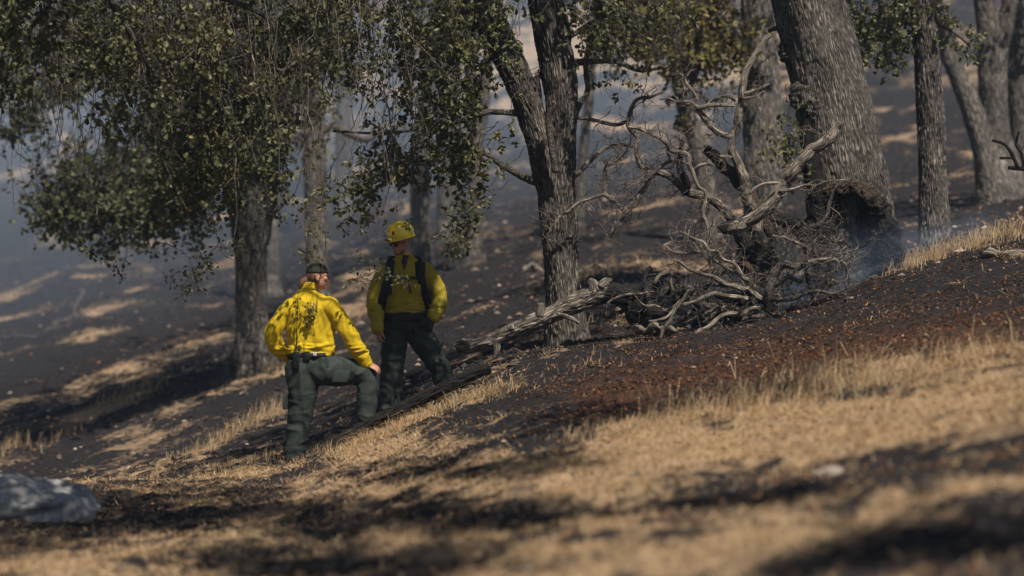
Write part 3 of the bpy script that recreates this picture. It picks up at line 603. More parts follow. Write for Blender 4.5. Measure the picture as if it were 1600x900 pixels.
# oaks further off
FK = dict(nsub=9, ksz=(5, 8), lsize=.085, six=False, r0=.008, up=(.6, 1.6), sublen=(.12, .4))
oak('shade_oak_tree', 'broad oak with drooping crown standing on ash behind the capped firefighter', 45.0,
    [[(395, 575, 29), (394, 520, 26), (393, 460, 25), (392, 400, 26), (388, 340, 29), (380, 290, 30), (365, 240, 26), (345, 180, 22), (330, 110, 20), (320, 30, 16)],
     [(398, 380, 22), (408, 320, 22), (418, 270, 20), (428, 210, 17), (440, 140, 14), (450, 60, 12)]],
    blobs=[(200, 330, 140, 45, 42.5, 2.2, 110), (90, 330, 60, 45, 42.5, 1.5, 34), (260, 270, 130, 60, 43, 2.5, 90), (360, 160, 150, 110, 43, 3, 200), (200, 90, 170, 70, 43, 3, 130), (60, 110, 90, 60, 43, 2, 50), (30, 190, 40, 30, 43, 1, 12), (480, 90, 70, 100, 43.5, 2, 46), (440, 210, 50, 50, 43, 1.5, 24)],
    limbs=[[(350, 200, 10), (290, 230, 7), (220, 260, 6), (170, 330, 5, -.8), (130, 375, 4, -1), (95, 372, 3, -1)], [(375, 260, 9), (310, 250, 6), (240, 300, 4), (150, 320, 3)], [(430, 200, 8), (480, 120, 5), (520, 90, 3)]],
    bark='bark_far', leaf='leaf_far', detail=1, tops=[(-4.6, 45, 7.8, 3.0, 103)], lkw=FK, char0=.3, flare=1.5)
YK = dict(FK); YK['lvb'] = .1
oak('yellowing_oak_tree', 'dark-trunked oak with yellowing leaves right behind the dead branches', 41.0,
    [[(1196, 330, 33), (1194, 270, 33), (1192, 200, 30), (1190, 130, 29), (1185, 60, 26), (1182, 0, 24), (1180, -80, 22)], [(1192, 150, 20), (1165, 90, 20), (1125, 45, 18), (1080, 10, 15), (1040, -50, 13)]],
    blobs=[(1060, 50, 110, 60, 41, 1.8, 66), (980, 40, 70, 50, 41, 1.2, 30), (1130, 90, 50, 40, 40.5, .8, 14), (1085, 190, 30, 30, 41, .8, 6)], limbs=[[(1150, 75, 8), (1100, 90, 6), (1075, 140, 5), (1040, 160, 4)], [(1100, 30, 7), (1010, 60, 4), (960, 80, 3)]],
    bark='bark_far', leaf='leaf_yellow', detail=1, tops=[(3.2, 41, 7.8, 2.2, 67)], lkw=YK, char0=.5)
oak('far_oak_tree', 'dim leaning oak trunk seen behind the tangle of dead branches', 52.0, [[(1112, 370, 14), (1108, 320, 14), (1098, 260, 15), (1082, 200, 14), (1065, 150, 12), (1050, 80, 10), (1045, 0, 9)]], blobs=[(1040, 20, 60, 30, 52, 1.2, 16)], bark='bark_far', leaf='leaf_far', detail=0, tops=[(3., 52, 8.5, 2., 31)], lkw=FK)
oak('far_oak_tree', 'pale sunlit trunk standing directly behind the capped firefighter head', 51.0, [[(497, 470, 17), (495, 400, 16), (493, 320, 17), (492, 250, 18), (490, 190, 16), (486, 110, 14), (480, 20, 12)]], blobs=[(500, 60, 60, 50, 51, 1.5, 26)],
    limbs=[[(493, 215, 7), (520, 198, 6), (550, 212, 5), (575, 218, 4), (600, 200, 3)]], bark='bark_far', leaf='leaf_far', detail=1, tops=[(-3.4, 51, 8.3, 2.2, 40)], lkw=FK, char0=0)
oak('far_oak_tree', 'hazy trunk just behind the broad drooping oak', 60.0, [[(424, 430, 13), (424, 360, 12), (424, 280, 12), (420, 180, 11), (416, 60, 10)]], bark='bark_far', leaf='leaf_far', detail=0, tops=[(-5, 60, 10, 2.4, 31)], lkw=FK)
oak('far_oak_tree', 'hazy pale trunk rising beside the helmet of the facing firefighter', 58.0, [[(658, 420, 16), (657, 360, 15), (656, 300, 15), (660, 230, 14), (668, 150, 12), (672, 60, 10)]], bark='bark_far', leaf='leaf_far', detail=0, tops=[(-1.8, 58, 9.4, 2.2, 31)], lkw=FK, char0=0)
oak('far_oak_tree', 'dark hazy trunk between the helmet and the twin-stemmed oak', 55.0, [[(742, 400, 13), (742, 350, 12), (744, 290, 12), (742, 200, 11), (735, 100, 10), (730, 0, 9)], [(742, 240, 8), (755, 180, 8), (762, 100, 7), (770, 20, 6)]], blobs=[(700, 60, 80, 50, 55, 1.5, 30)], bark='bark_far', leaf='leaf_far', detail=0, tops=[(-.8, 55, 8.6, 2.4, 36)], lkw=FK)
oak('far_oak_tree', 'thick blue-hazed trunk behind the hanging leaves at top middle', 62.0, [[(702, 330, 19), (702, 260, 18), (704, 180, 18), (700, 100, 18), (695, 20, 16), (690, -60, 14)]], bark='bark_far', leaf='leaf_far', detail=0, tops=[(-1.6, 62, 10.5, 2.4, 36)], lkw=FK)
oak('far_oak_tree', 'faint far trunk left of the sunlit slope at upper centre', 75.0, [[(538, 330, 14), (537, 250, 13), (536, 160, 13), (534, 60, 12), (530, -30, 10)]], bark='bark_far', leaf='leaf_far', detail=0, tops=[(-4.4, 75, 11.8, 2.6, 31)], lkw=FK, char0=0)
oak('far_oak_tree', 'faint thin tree on the slope right of the twin-stemmed oak', 58.0, [[(905, 330, 8), (910, 250, 7), (918, 180, 7), (925, 110, 6), (930, 30, 5)]], bark='bark_far', leaf='leaf_far', blobs=[(960, 60, 60, 40, 58, 1.2, 16)], detail=0, tops=[(1.8, 58, 8.8, 1.8, 22)], lkw=FK)
oak('far_oak_tree', 'curving grey oak trunk leaning left behind the slim oak', 47.0, [[(1560, 330, 26), (1550, 290, 24), (1540, 240, 20), (1522, 180, 17), (1500, 125, 15), (1482, 80, 13), (1470, 10, 11)]], bark='bark_far', leaf='leaf_far', detail=1, tops=[(6.8, 47, 7.6, 1.8, 31)], lkw=FK, char0=0)
oak('far_oak_tree', 'forked grey oak trunk standing at the edge beside the curving trunk', 47.6, [[(1568, 335, 30), (1562, 280, 27), (1556, 210, 24), (1550, 140, 21), (1545, 60, 18), (1535, -20, 16)], [(1560, 230, 16), (1556, 100, 18), (1570, 40, 14), (1585, -20, 12)]], bark='bark_far', leaf='leaf_far', detail=1, tops=[(8.2, 47.6, 8, 2., 36)], lkw=FK, char0=0)
oak('far_oak_tree', 'grey oak trunk cut off by the picture edge', 48.5, [[(1606, 330, 25), (1604, 260, 24), (1598, 180, 22), (1590, 100, 20), (1585, 20, 18), (1580, -40, 16)]], bark='bark_far', leaf='leaf_far', detail=1, tops=[(9.4, 48.5, 8.4, 2., 31)], lkw=FK, char0=0)
SHADE = [([(0, 785), (200, 780), (420, 768)], 8, 160), ([(420, 830), (560, 838)], 8, 40), ([(0, 805), (300, 798), (600, 800), (900, 808)], 12, 460), ([(0, 855), (150, 845)], 8, 30), ([(300, 872), (500, 884), (750, 875)], 9, 180), ([(600, 730), (760, 728), (900, 728)], 6, 110), ([(1000, 790), (1300, 775)], 7, 34), ([(1300, 850), (1600, 830)], 12, 60), ([(850, 660), (1000, 640), (1150, 622), (1300, 605)], 6, 110)]
#<A>
# ------------------------------------------------------------------ dead wood
def crooked(P, amp, n=5):
    """add the small kinks of dead oak wood between the traced points"""
    P = np.asarray(P, float); out = [P[0]]
    for a, b in zip(P[:-1], P[1:]):
        L = np.linalg.norm(b[:3]-a[:3]); m = max(1, int(L/.09))
        for i in range(1, m+1):
            q = a+(b-a)*i/m
            if i < m: q[:3] += RNG.normal(size=3)*min(amp*L/m, .02)
            out.append(q)
    return np.array(out)
def twiggy(tw, P, n, ln=(.15, .5), r0=.005, bias=(0, 0, .1), sub=3):
    """zigzag bare twigs springing from a branch"""
    if n == 0: return
    k = 7; i = RNG.integers(1, len(P), n); B = P[i]
    D = unit(RNG.normal(size=(n, 3))*np.array([1, .7, 1])+np.array(bias)); L = RNG.uniform(*ln, n)
    stp = (L/(k-1))[:, None]; Q = [B]; d = D
    for j in range(k-1):
        d = unit(d+RNG.normal(size=(n, 3))*.42); Q.append(Q[-1]+d*stp)
    Q = np.stack(Q, 1); batch_tubes(tw, Q, np.linspace(r0, r0*.35, k)[None]*RNG.uniform(.7, 1.3, (n, 1)), 4)
    m = n*sub; r = RNG.integers(0, n, m); j = RNG.integers(1, k-1, m); B = Q[r, j]; q = [B]; d = unit(RNG.normal(size=(m, 3))+unit(Q[r, j+1]-Q[r, j])*.8); s2 = RNG.uniform(.02, .055, (m, 1))
    for _ in range(4): d = unit(d+RNG.normal(size=(m, 3))*.5); q.append(q[-1]+d*s2)
    batch_tubes(tw, np.stack(q, 1), np.linspace(r0*.5, r0*.25, 5)[None]+np.zeros((m, 1)), 3)
ZA = lambda L: [(860+x/2.8125, 40+y/2.8125, r/2.8125*.93) for x, y, r in L]
ZB = lambda L: [(820+x/2.58, 250+y/2.58, r/2.58*.84) for x, y, r in L]
def dead_top():
    D = 30.4
    t = thing('fallen_dead_oak', 'tangle of bleached crooked dead branches of a fallen oak between the twin-stemmed and leaning oaks', 'fallen tree', pt(1180, 470, D))
    tw = Geo(); tp = Geo()
    br = [  # traced limbs, depth offset, material, char along it, twigs
     (ZA([(970, 40, 9), (950, 55, 13), (915, 105, 14), (860, 200, 17), (845, 260, 17), (830, 380, 19), (822, 440, 20), (800, 490, 18), (795, 540, 20), (830, 620, 22), (855, 700, 24), (880, 790, 28), (905, 860, 30), (930, 960, 34), (950, 1080, 34)]), .3, 'dead', (0, 0, 0, .1, .5, .9), 16),
     (ZA([(735, 895, 16), (765, 890, 27), (830, 880, 31), (900, 840, 30), (970, 780, 31), (1030, 690, 29), (1090, 610, 27), (1180, 530, 26), (1235, 490, 25), (1255, 450, 20), (1275, 425, 14)]), -.35, 'dead', (.8, .2, 0, 0, 0, 0, .2), 6),
     (ZA([(890, 1090, 40), (870, 1000, 38), (830, 920, 32), (790, 840, 24), (740, 790, 21), (680, 750, 20), (610, 735, 20), (560, 690, 19), (510, 655, 17), (440, 635, 15), (400, 620, 13), (380, 560, 12), (380, 490, 12), (345, 440, 12), (350, 380, 10), (380, 325, 8), (430, 315, 8), (500, 290, 4)]), 0, 'dead', (.9, .8, .3, .2, 0, 0, 0), 30),
     (ZA([(-20, 455, 5), (0, 445, 6), (50, 425, 7), (100, 408, 8), (150, 408, 9), (220, 422, 9), (340, 420, 9)]), .1, 'dead', 0, 6),
     (ZA([(345, 445, 9), (420, 465, 9), (470, 490, 9), (510, 520, 10), (530, 550, 10), (590, 560, 10), (610, 580, 11), (630, 660, 10), (680, 730, 9), (680, 780, 9), (690, 880, 8), (685, 960, 7), (690, 1030, 6)]), -.3, 'dead', (0, 0, 0, .1, .2), 22),
     (ZA([(360, 530, 9), (310, 525, 8), (250, 535, 9), (200, 570, 10), (150, 620, 12), (100, 665, 14), (60, 700, 15)]), .5, 'dead', 0, 6),
     (ZA([(440, 636, 12), (420, 700, 13), (380, 770, 14), (330, 820, 14), (300, 860, 13), (275, 900, 11), (262, 930, 8)]), -.15, 'dead', 0, 14),
     (ZA([(330, 820, 11), (280, 770, 10), (240, 740, 10), (240, 680, 9), (245, 625, 9), (290, 590, 8), (340, 545, 8)]), -.1, 'dead', (0, .2, .3, 0), 20),
     (ZA([(240, 740, 9), (190, 755, 8), (120, 780, 8), (50, 830, 7), (20, 870, 6), (0, 960, 4)]), -.2, 'dead', 0, 10),
     (ZA([(590, 740, 18), (575, 650, 19), (568, 600, 16), (570, 560, 12), (580, 500, 5)]), -.1, 'burnt', .4, 6),
     (ZA([(575, 595, 9), (500, 610, 8), (460, 640, 8), (380, 690, 5), (330, 720, 4)]), -.2, 'dead', 0, 10),
     (ZA([(630, 640, 8), (650, 618, 9), (690, 608, 9), (712, 615, 7)]), -.3, 'dead', 0, 2),
     (ZA([(795, 490, 13), (735, 470, 15), (690, 420, 15), (650, 368, 12), (640, 310, 9), (600, 260, 8), (580, 220, 7), (548, 212, 4)]), .15, 'dead', .15, 10),
     (ZA([(806, 350, 8), (740, 350, 10), (690, 352, 10), (650, 360, 8), (560, 335, 4), (480, 325, 3)]), .1, 'dead', 0, 6),
     (ZA([(812, 330, 8), (780, 310, 7), (720, 322, 6), (688, 346, 6)]), .12, 'dead', 0, 2), (ZA([(850, 300, 8), (900, 285, 8), (960, 258, 7)]), .2, 'dead', 0, 4), (ZA([(845, 320, 5), (900, 310, 3), (940, 285, 2)]), .1, 'dead', 0, 1),
     (ZA([(680, 540, 22), (700, 555, 25), (740, 590, 26), (800, 650, 27), (870, 740, 29), (930, 830, 30), (980, 930, 32)]), .4, 'brownroot', (.5, .1, .3, .6), 6),
     (ZA([(795, 580, 8), (760, 575, 9), (715, 565, 8)]), .25, 'dead', 0, 2),
     (ZA([(1000, 690, 7), (940, 695, 7), (900, 715, 7), (875, 740, 6)]), -.5, 'dead', 0, 3), (ZA([(1005, 725, 7), (1060, 722, 8), (1120, 700, 6), (1200, 690, 5), (1260, 680, 4), (1350, 680, 3)]), -.45, 'dead', .1, 8),
     (ZB([(985, 620, 20), (985, 560, 22), (1000, 490, 21), (1040, 420, 20), (1100, 430, 20), (1140, 400, 16), (1150, 350, 12), (1190, 290, 11), (1220, 220, 10), (1240, 140, 8), (1290, 85, 5), (1360, 85, 3)]), -.7, 'twig', (.8, .35, 0, .1, .5, .4), 22),
     (ZB([(1138, 400, 10), (1140, 480, 8), (1158, 560, 8), (1165, 610, 7)]), -.8, 'twig', .6, 12), (ZB([(1120, 420, 13), (1180, 405, 11), (1240, 402, 10), (1290, 420, 8), (1300, 480, 6), (1250, 500, 5), (1170, 525, 4)]), -.8, 'dead', .45, 26),
     (ZB([(1140, 355, 9), (1090, 330, 8), (1040, 312, 7), (1000, 305, 6)]), -.7, 'dead', .2, 8), (ZB([(1190, 300, 7), (1250, 330, 7), (1320, 352, 6), (1392, 322, 4)]), -.7, 'twig', .6, 10),
     (ZB([(960, 190, 26), (1000, 220, 30), (1080, 250, 34), (1130, 310, 34), (1165, 370, 36), (1200, 450, 36), (1210, 520, 36)]), .5, 'burnt', .5, 10),
     (ZB([(935, 200, 26), (930, 260, 30), (945, 330, 34), (940, 420, 36), (920, 500, 40), (900, 600, 44)]), .7, 'brownroot', (.2, .3, .5, .9), 4),
     (ZB([(1020, 280, 16), (980, 310, 20), (990, 370, 24), (1010, 440, 26), (980, 520, 30)]), .4, 'burnt', .3, 4),
     (ZB([(870, 420, 22), (905, 440, 18), (910, 500, 15), (940, 560, 12)]), -.4, 'brownroot', (0, .1, .4), 4),
     (ZB([(745, 470, 20), (790, 440, 24), (850, 420, 24)]), -.2, 'dead', .3, 8),
     (ZB([(560, 345, 5), (600, 370, 6), (650, 375, 7), (715, 372, 8), (760, 400, 9), (830, 450, 9)]), -.4, 'dead', 0, 16), (ZB([(1140, 280, 3), (700, 300, 3), (660, 330, 4), (560, 345, 5)][1:]), -.4, 'dead', 0, 5),
     (ZB([(700, 660, 9), (740, 640, 11), (770, 610, 13), (790, 590, 9)]), -.7, 'twig', .1, 4), (ZB([(420, 575, 5), (470, 590, 6), (540, 610, 8), (590, 600, 9), (640, 560, 9), (700, 520, 8)]), -.5, 'dead', 0, 10),
     (ZB([(545, 800, 6), (548, 720, 8), (560, 680, 9), (600, 620, 8), (640, 560, 7), (665, 520, 5)]), -.8, 'dead', .25, 14), (ZB([(520, 500, 8), (540, 470, 9), (585, 450, 9), (590, 500, 8), (600, 560, 8)]), -.5, 'dead', .2, 8),
     (ZB([(330, 580, 5), (400, 545, 6), (440, 540, 6), (520, 530, 4)]), -.7, 'dead', 0, 8), (ZB([(440, 545, 5), (480, 585, 6), (560, 600, 5)]), -.75, 'dead', 0, 4),
     (ZB([(960, 540, 18), (900, 600, 24), (860, 640, 26), (880, 690, 24)]), -.6, 'burnt', .6, 8), (ZB([(930, 560, 16), (840, 500, 15), (760, 500, 13), (690, 520, 10)]), -.3, 'twig', .5, 14),
     (ZB([(900, 580, 18), (800, 570, 17), (720, 590, 15), (640, 640, 12), (600, 680, 10)]), -.2, 'twig', .55, 14), (ZB([(960, 545, 16), (970, 600, 14), (1000, 640, 12)]), -.6, 'twig', .5, 6),
     (ZB([(1000, 560, 14), (880, 520, 12), (760, 470, 10), (660, 440, 8), (600, 400, 5)]), -.6, 'dead', (.5, .2, 0), 14), (ZB([(950, 600, 14), (820, 620, 12), (700, 690, 10), (620, 740, 8), (560, 790, 5)]), -.9, 'dead', (.6, .2, .1), 12),
     (ZB([(900, 560, 12), (780, 540, 11), (660, 580, 9), (560, 640, 7), (500, 650, 4)]), -.8, 'dead', (.4, .1, 0), 12), (ZB([(930, 520, 12), (860, 440, 10), (800, 400, 8), (720, 330, 6), (640, 290, 4)]), -.5, 'dead', (.3, 0, 0), 14),
     (ZB([(980, 560, 12), (1080, 560, 10), (1160, 530, 9), (1240, 540, 7), (1320, 500, 4)]), -.9, 'twig', (.6, .5, .3), 12), (ZB([(1000, 520, 12), (1060, 470, 10), (1110, 490, 8), (1200, 470, 6), (1260, 440, 4)]), -.6, 'dead', (.5, .2, .1), 12)]
    for P, dd, m, ch, nt_ in br:
        Q, R = px2([(p[0], p[1], p[2]) for p in P], D+dd)
        C = crooked(np.column_stack([Q, R]), .16 if R.max() < .14 else .05); g = Geo()
        C[:, 1] += .05*fbm(np.column_stack([np.linspace(0, 4, len(C))+RNG.uniform(0, 90), 0*C[:, 0], 0*C[:, 0]]), 2)
        big = R.max() > .05; zz = np.linspace(0, 1, len(C)); chv = np.interp(zz, np.linspace(0, 1, len(ch)), ch) if isinstance(ch, tuple) else ch
        pp, rr = tube(g, C[:, :3], C[:, 3], 36 if big else 12, .014 if big else .022, .006 if big else .0025, .1 if big else .22, chv, True, RNG.uniform(0, 60), lumpf=4.)
        g.build('branch', M[m], t); twiggy(tp if m != 'burnt' and pp[:, 2].mean() > 1.75 else tw, pp, int(nt_*(1.9 if pp[:, 2].mean() > 1.75 else .8)), (.1, .5), max(.003, min(.0055, R.min()*.8)), (0, 0, .1), 4)
    tw.build('scorched_twig', M['twig'], t)['kind'] = 'stuff'; tp.build('bare_twig', M['dead'], t)['kind'] = 'stuff'
dead_top()
def brush():
    """low heap of scorched roots and brush at the foot of the dead oak"""
    t = thing('brush_heap', 'low heap of scorched roots and brushwood under the dead branches', 'brush heap', pt(1120, 500, 30.4))
    lay = [(1005, 470, 60, 0), (1040, 500, 70, .2), (1080, 470, 80, -.1), (1100, 505, 90, -.2), (1140, 480, 80, .1), (1170, 500, 80, -.3), (1200, 470, 70, 0), (1060, 455, 60, .3), (1150, 450, 60, .3), (1230, 500, 50, -.2), (1020, 510, 60, -.3), (1110, 445, 50, .2)]
    for q, (cx, cy_, w, dd) in enumerate((lay*2)[:18]):
        a = RNG.uniform(-.7, .7)+(0 if q % 3 else 1.2); g = Geo(); m = RNG.choice(['dead', 'twig', 'brownroot', 'burnt'])
        cx, cy_ = cx+RNG.normal()*18, cy_+RNG.normal()*12+8; P = []
        for s in np.linspace(-1, 1, 7):
            P.append((cx+w*.55*s*math.cos(a)+RNG.normal()*5, cy_-w*.5*s*math.sin(a)-w*.12*(1-s*s)+RNG.normal()*6, RNG.uniform(3, 6.5)*(1.15-.6*abs(s)), dd-.3+.25*s*RNG.normal()))
        Q, R = px2(P, 30.3); z = height(Q[:, 0], Q[:, 1]); Q[:, 2] = np.maximum(Q[:, 2], z+.02)
        C = crooked(np.column_stack([Q, R]), .25); tube(g, C[:, :3], C[:, 3], 14, .025, .006, .35, RNG.uniform(.1, .5), True, RNG.uniform(0, 60), lumpf=4.); g.build('root', M[m], t)
    tw = Geo(); n = 260; px, py = RNG.uniform(985, 1260, n), RNG.uniform(440, 515, n); d = RNG.uniform(29.6, 30.6, n)
    B = np.stack([(px-800)/K*d, d, CAMZ-(py-450)/K*d], -1); B[:, 2] = np.maximum(B[:, 2], height(B[:, 0], B[:, 1])+.01); twiggy(tw, np.vstack([B[:1], B]), 80, (.15, .6), .005, (0, 0, .5), 2)
    o = tw.build('brushwood', M['twig'], t); o['kind'] = 'stuff'
    # the black uprooted mass behind
    me = bpy.data.meshes.new('root_mass'); bm = bmesh.new(); bmesh.ops.create_icosphere(bm, subdivisions=6, radius=1); bm.to_mesh(me); bm.free()
    v = np.empty(len(me.vertices)*3, np.float32); me.vertices.foreach_get('co', v); v = v.reshape(-1, 3)
    v = v*(1+.45*fbm(v*2.3, 5)[:, None])*np.array([.45, .4, .2]); c = pt(1170, 495, 31.1); v2 = v+c; me.vertices.foreach_set('co', v2.ravel())
    a = me.attributes.new('bc', 'FLOAT_VECTOR', 'POINT'); a.data.foreach_set('vector', v.astype(np.float32).ravel()); a = me.attributes.new('char', 'FLOAT', 'POINT'); a.data.foreach_set('value', np.full(len(v), .55, np.float32))
    me.shade_smooth(); obj('root_mass', me, M['burnt'], t)
brush()
def log():
    t = thing('fallen_log', 'weathered grey fallen log leaning across the twin-stemmed oak, its end sawn pale', 'log', pt(850, 520, 29.9))
    g = Geo(); D = 30.0
    P, R = px2([(711, 544, 9), (716, 542, 10), (735, 541, 11), (770, 531, 11.5), (810, 513, 12), (850, 497, 13), (880, 482, 14), (910, 470, 15), (935, 459, 17), (955, 458, 17), (985, 463, 16), (1015, 458, 11), (1035, 440, 4)], D)
    C = crooked(np.column_stack([P, R]), .03); tube(g, C[:, :3], C[:, 3], 64, .014, .009, .12, np.interp(np.linspace(0, 1, len(C)), [0, .04, .1, .3, .68, .76, 1], [.1, .35, .4, .3, .3, .85, .95]), True, 12., lumpf=4.); g.build('trunk', M['logbark'], t)
    shape_end = Geo(); P, R = px2([(709.2, 544.6, 8.6), (711.6, 543.8, 8.8)], D); tube(shape_end, P, R, 32, .02, .002, .15, 0., True, 2.); shape_end.build('cut_end', M['cut'], t)
    for L in ([(930, 455, 10), (926, 444, 8), (920, 438, 6)], [(940, 450, 10), (947, 441, 7), (956, 437, 3)], [(846, 495, 8), (845, 482, 6), (845, 474, 5)], [(800, 515, 8), (797, 507, 5)], [(775, 530, 5), (776, 548, 5), (772, 560, 3)], [(905, 470, 6), (935, 458, 4), (948, 440, 3)], [(870, 490, 6), (890, 496, 3), (905, 505, 2)], [(990, 470, 16), (1005, 485, 18), (1025, 490, 14), (1050, 492, 8)], [(1000, 470, 10), (995, 490, 16), (1015, 500, 14)]):
        g = Geo(); P, R = px2([(a, b, r) for a, b, r in L], D-.05); C = crooked(np.column_stack([P, R]), .2); tube(g, C[:, :3], C[:, 3], 16, .015, .006, .3, .8 if L[0][0] >= 985 else .2, True, RNG.uniform(0, 50), lumpf=4.); g.build('stub', M['logbark'], t)
log()
def ground_limb(name, label, path, rpx, d, m='dead', ch=0., lift=0., cat='branch', group=None, seats=True):
    g = Geo(); P = []
    for i, (px, py) in enumerate(path):
        # follow the ground along the ray to the picture row
        ds = np.linspace(d*.75, d*1.5, 400); q = np.array([pt(px, py, x) for x in ds]); hh = height(q[:, 0], q[:, 1]); k = np.argmax(q[:, 2] < hh) if (q[:, 2] < hh).any() else 0
        p = q[k] if k else pt(px, py, d); p[2] = hz(p[0], p[1])+lift; P.append(p)
    P = np.array(P); n = len(P); R = rpx/K*P[:, 1]*np.linspace(1.1, .6, n); P[:, 2] += R*.5
    C = crooked(np.column_stack([P, R]), .2); tube(g, C[:, :3], C[:, 3], 16, .04, .006, .3, ch, True, RNG.uniform(0, 60), lumpf=4.); o = g.build(name, M[m]); return tag(o, label, cat, group)
ground_limb('fallen_branch', 'thin pale curved branch lying on the ash left of the broad oak', [(82, 508), (100, 503), (117, 495), (120, 478), (130, 460), (140, 440)], 2.2, 50, 'twig', group='branches lying on the ash')
ground_limb('fallen_branch', 'long thin dead stick on the ash at the left edge', [(0, 530), (40, 525), (60, 530), (90, 508)], 1.8, 50, 'twig', group='branches lying on the ash')
ground_limb('fallen_branch', 'short forked pale stick on the ash left of the twin-stemmed oak', [(818, 425), (832, 415), (846, 426)], 3., 50, group='branches lying on the ash')
ground_limb('fallen_branch', 'short pale stick on the ash right of the twin-stemmed oak', [(905, 428), (920, 421), (938, 418)], 3.4, 50, group='branches lying on the ash')
ground_limb('fallen_branch', 'thin stick on the dark slope between the two firefighters', [(545, 515), (560, 508), (585, 500)], 2.5, 48, group='branches lying on the ash')
ground_limb('fallen_branch', 'pale rotten branch half sunk in ash at the picture edge', [(1540, 404), (1570, 400), (1620, 394)], 7., 29, 'dead', .15, group='branches lying on the ash')
def edge_twig():
    g = Geo()
    for L in ([(1640, 270, 4), (1600, 264, 3.4), (1575, 262, 3)], [(1590, 263, 3.5), (1583, 245, 3), (1570, 226, 2.6), (1550, 219, 2)], [(1583, 247, 2.4), (1562, 247, 2)], [(1600, 264, 2.5), (1596, 240, 2.3), (1592, 205, 2)]):
        P, R = px2([(a, b, r) for a, b, r in L], 29.); C = crooked(np.column_stack([P, R]), .15); tube(g, C[:, :3], C[:, 3], 10, .03, .002, .2, .8, True, RNG.uniform(0, 50))
    P, R = px2([(1640, 270, 4), (1668, 285, 5), (1700, 330, 7), (1710, 400, 8)], 29.); tube(g, P, R, 10, .03, .002, .2, .8)
    tag(g.build('charred_shrub', M['burnt']), 'thin black burnt shrub stem poking in at the picture edge', 'shrub')
edge_twig()
# the charred log at the people's feet
def bank_log():
    g = Geo(); P = []
    for px, py in ((430, 755), (475, 722), (520, 696), (570, 668), (620, 642), (670, 618), (720, 594), (765, 574)): P.append(pt(px, py, 28.25))
    P = np.array(P); R = np.array([.05, .066, .07, .062, .068, .058, .06, .045])
    tube(g, P, R, 40, .025, .012, .3, .9, True, 4., lumpf=4.)
    o = g.build('charred_log', M['burnt']); tag(o, 'long black charred log lying along the bank at the firefighters feet', 'log')
bank_log()
# stones
def rock(name, label, c, size, seed, m='stone', group=None):
    me = bpy.data.meshes.new(name); bm = bmesh.new(); bmesh.ops.create_icosphere(bm, subdivisions=5 if size[0] > .1 else 3, radius=1); bm.to_mesh(me); bm.free()
    v = np.empty(len(me.vertices)*3, np.float32); me.vertices.foreach_get('co', v); v = v.reshape(-1, 3)
    v = v*(1+.2*fbm(v*1.1+seed, 3)[:, None]+.06*(1-2*np.abs(pn(v*2.6+seed)))[:, None]+.015*fbm(v*9, 2)[:, None]); v[:, 2] = np.maximum(v[:, 2], -.6); v = v*np.array(size); me.vertices.foreach_set('co', v.ravel()); me.shade_smooth()
    o = obj(name, me, M[m]); o.location = Vector(c); return tag(o, label, 'rock', group)
c = pt(30, 790, 22); rock('boulder', 'lichen-speckled grey boulder at the lower picture corner', (c[0], c[1], hz(c[0], c[1])+.08), (.58, .4, .26), 5.)
for i, (px, py, s, lb) in enumerate(((1302, 742, .045, 'larger of two pale stones lying together on the foreground straw'), (1282, 744, .03, 'smaller of two pale stones lying together on the foreground straw'))):
    p = on_ground(px, py); rock('stone', lb, (p[0], p[1], p[2]+s*.3), (s*1.3, s, s*.75), i*7., 'pale_stone', 'pale stones on the slope')
#</A>
#<B>
# ------------------------------------------------------------------ people
def ring_loft(C, A, Bv, sides=28):
    """closed loft: centres C, half-axis vectors A and Bv per ring"""
    C, A, Bv = map(lambda q: np.asarray(q, float), (C, A, Bv)); n = len(C); th = np.linspace(0, 2*np.pi, sides, endpoint=False)
    V = (C[:, None]+np.cos(th)[None, :, None]*A[:, None]+np.sin(th)[None, :, None]*Bv[:, None]).reshape(-1, 3)
    i = np.arange(n-1)[:, None]*sides; j = np.arange(sides)[None]; jn = (j+1) % sides
    F = np.stack([i+j, i+jn, i+sides+jn, i+sides+j], -1).reshape(-1, 4); V = np.vstack([V, C[0], C[-1]]); j = np.arange(sides); jn = (j+1) % sides
    T = np.concatenate([np.stack([np.full(sides, n*sides), jn, j], -1), np.stack([np.full(sides, n*sides+1), (n-1)*sides+j, (n-1)*sides+jn], -1)])
    return V, F, T
def limb(P, R, n=18, sides=22, cap=True, flat=None):
    P = np.asarray(P, float); R = np.asarray(R, float); C = catmull(np.column_stack([P, R]), n); q, r = C[:, :3], C[:, 3]; T, Nn, B = frames(q)
    if cap:   # round both ends
        e0 = [q[0]-T[0]*r[0]*k for k in (.9, .6, .3)]; e1 = [q[-1]+T[-1]*r[-1]*k for k in (.3, .6, .9)]; w = [.43, .8, .95]
        q = np.vstack([e0, q, e1]); r = np.concatenate([[r[0]*k for k in w], r, [r[-1]*k for k in w[::-1]]])
        Nn = np.vstack([Nn[:1]]*3+[Nn]+[Nn[-1:]]*3); B = np.vstack([B[:1]]*3+[B]+[B[-1:]]*3)
    return ring_loft(q, Nn*r[:, None], B*r[:, None], sides)
def ball(c, ax, n=14, sides=24):
    """ellipsoid: ax = three half-axis vectors"""
    t = np.linspace(-.985, .985, n)*np.pi/2; ax = np.asarray(ax, float); c = np.asarray(c, float)
    C = c+np.sin(t)[:, None]*ax[2]; return ring_loft(C, np.cos(t)[:, None]*ax[0], np.cos(t)[:, None]*ax[1], sides)
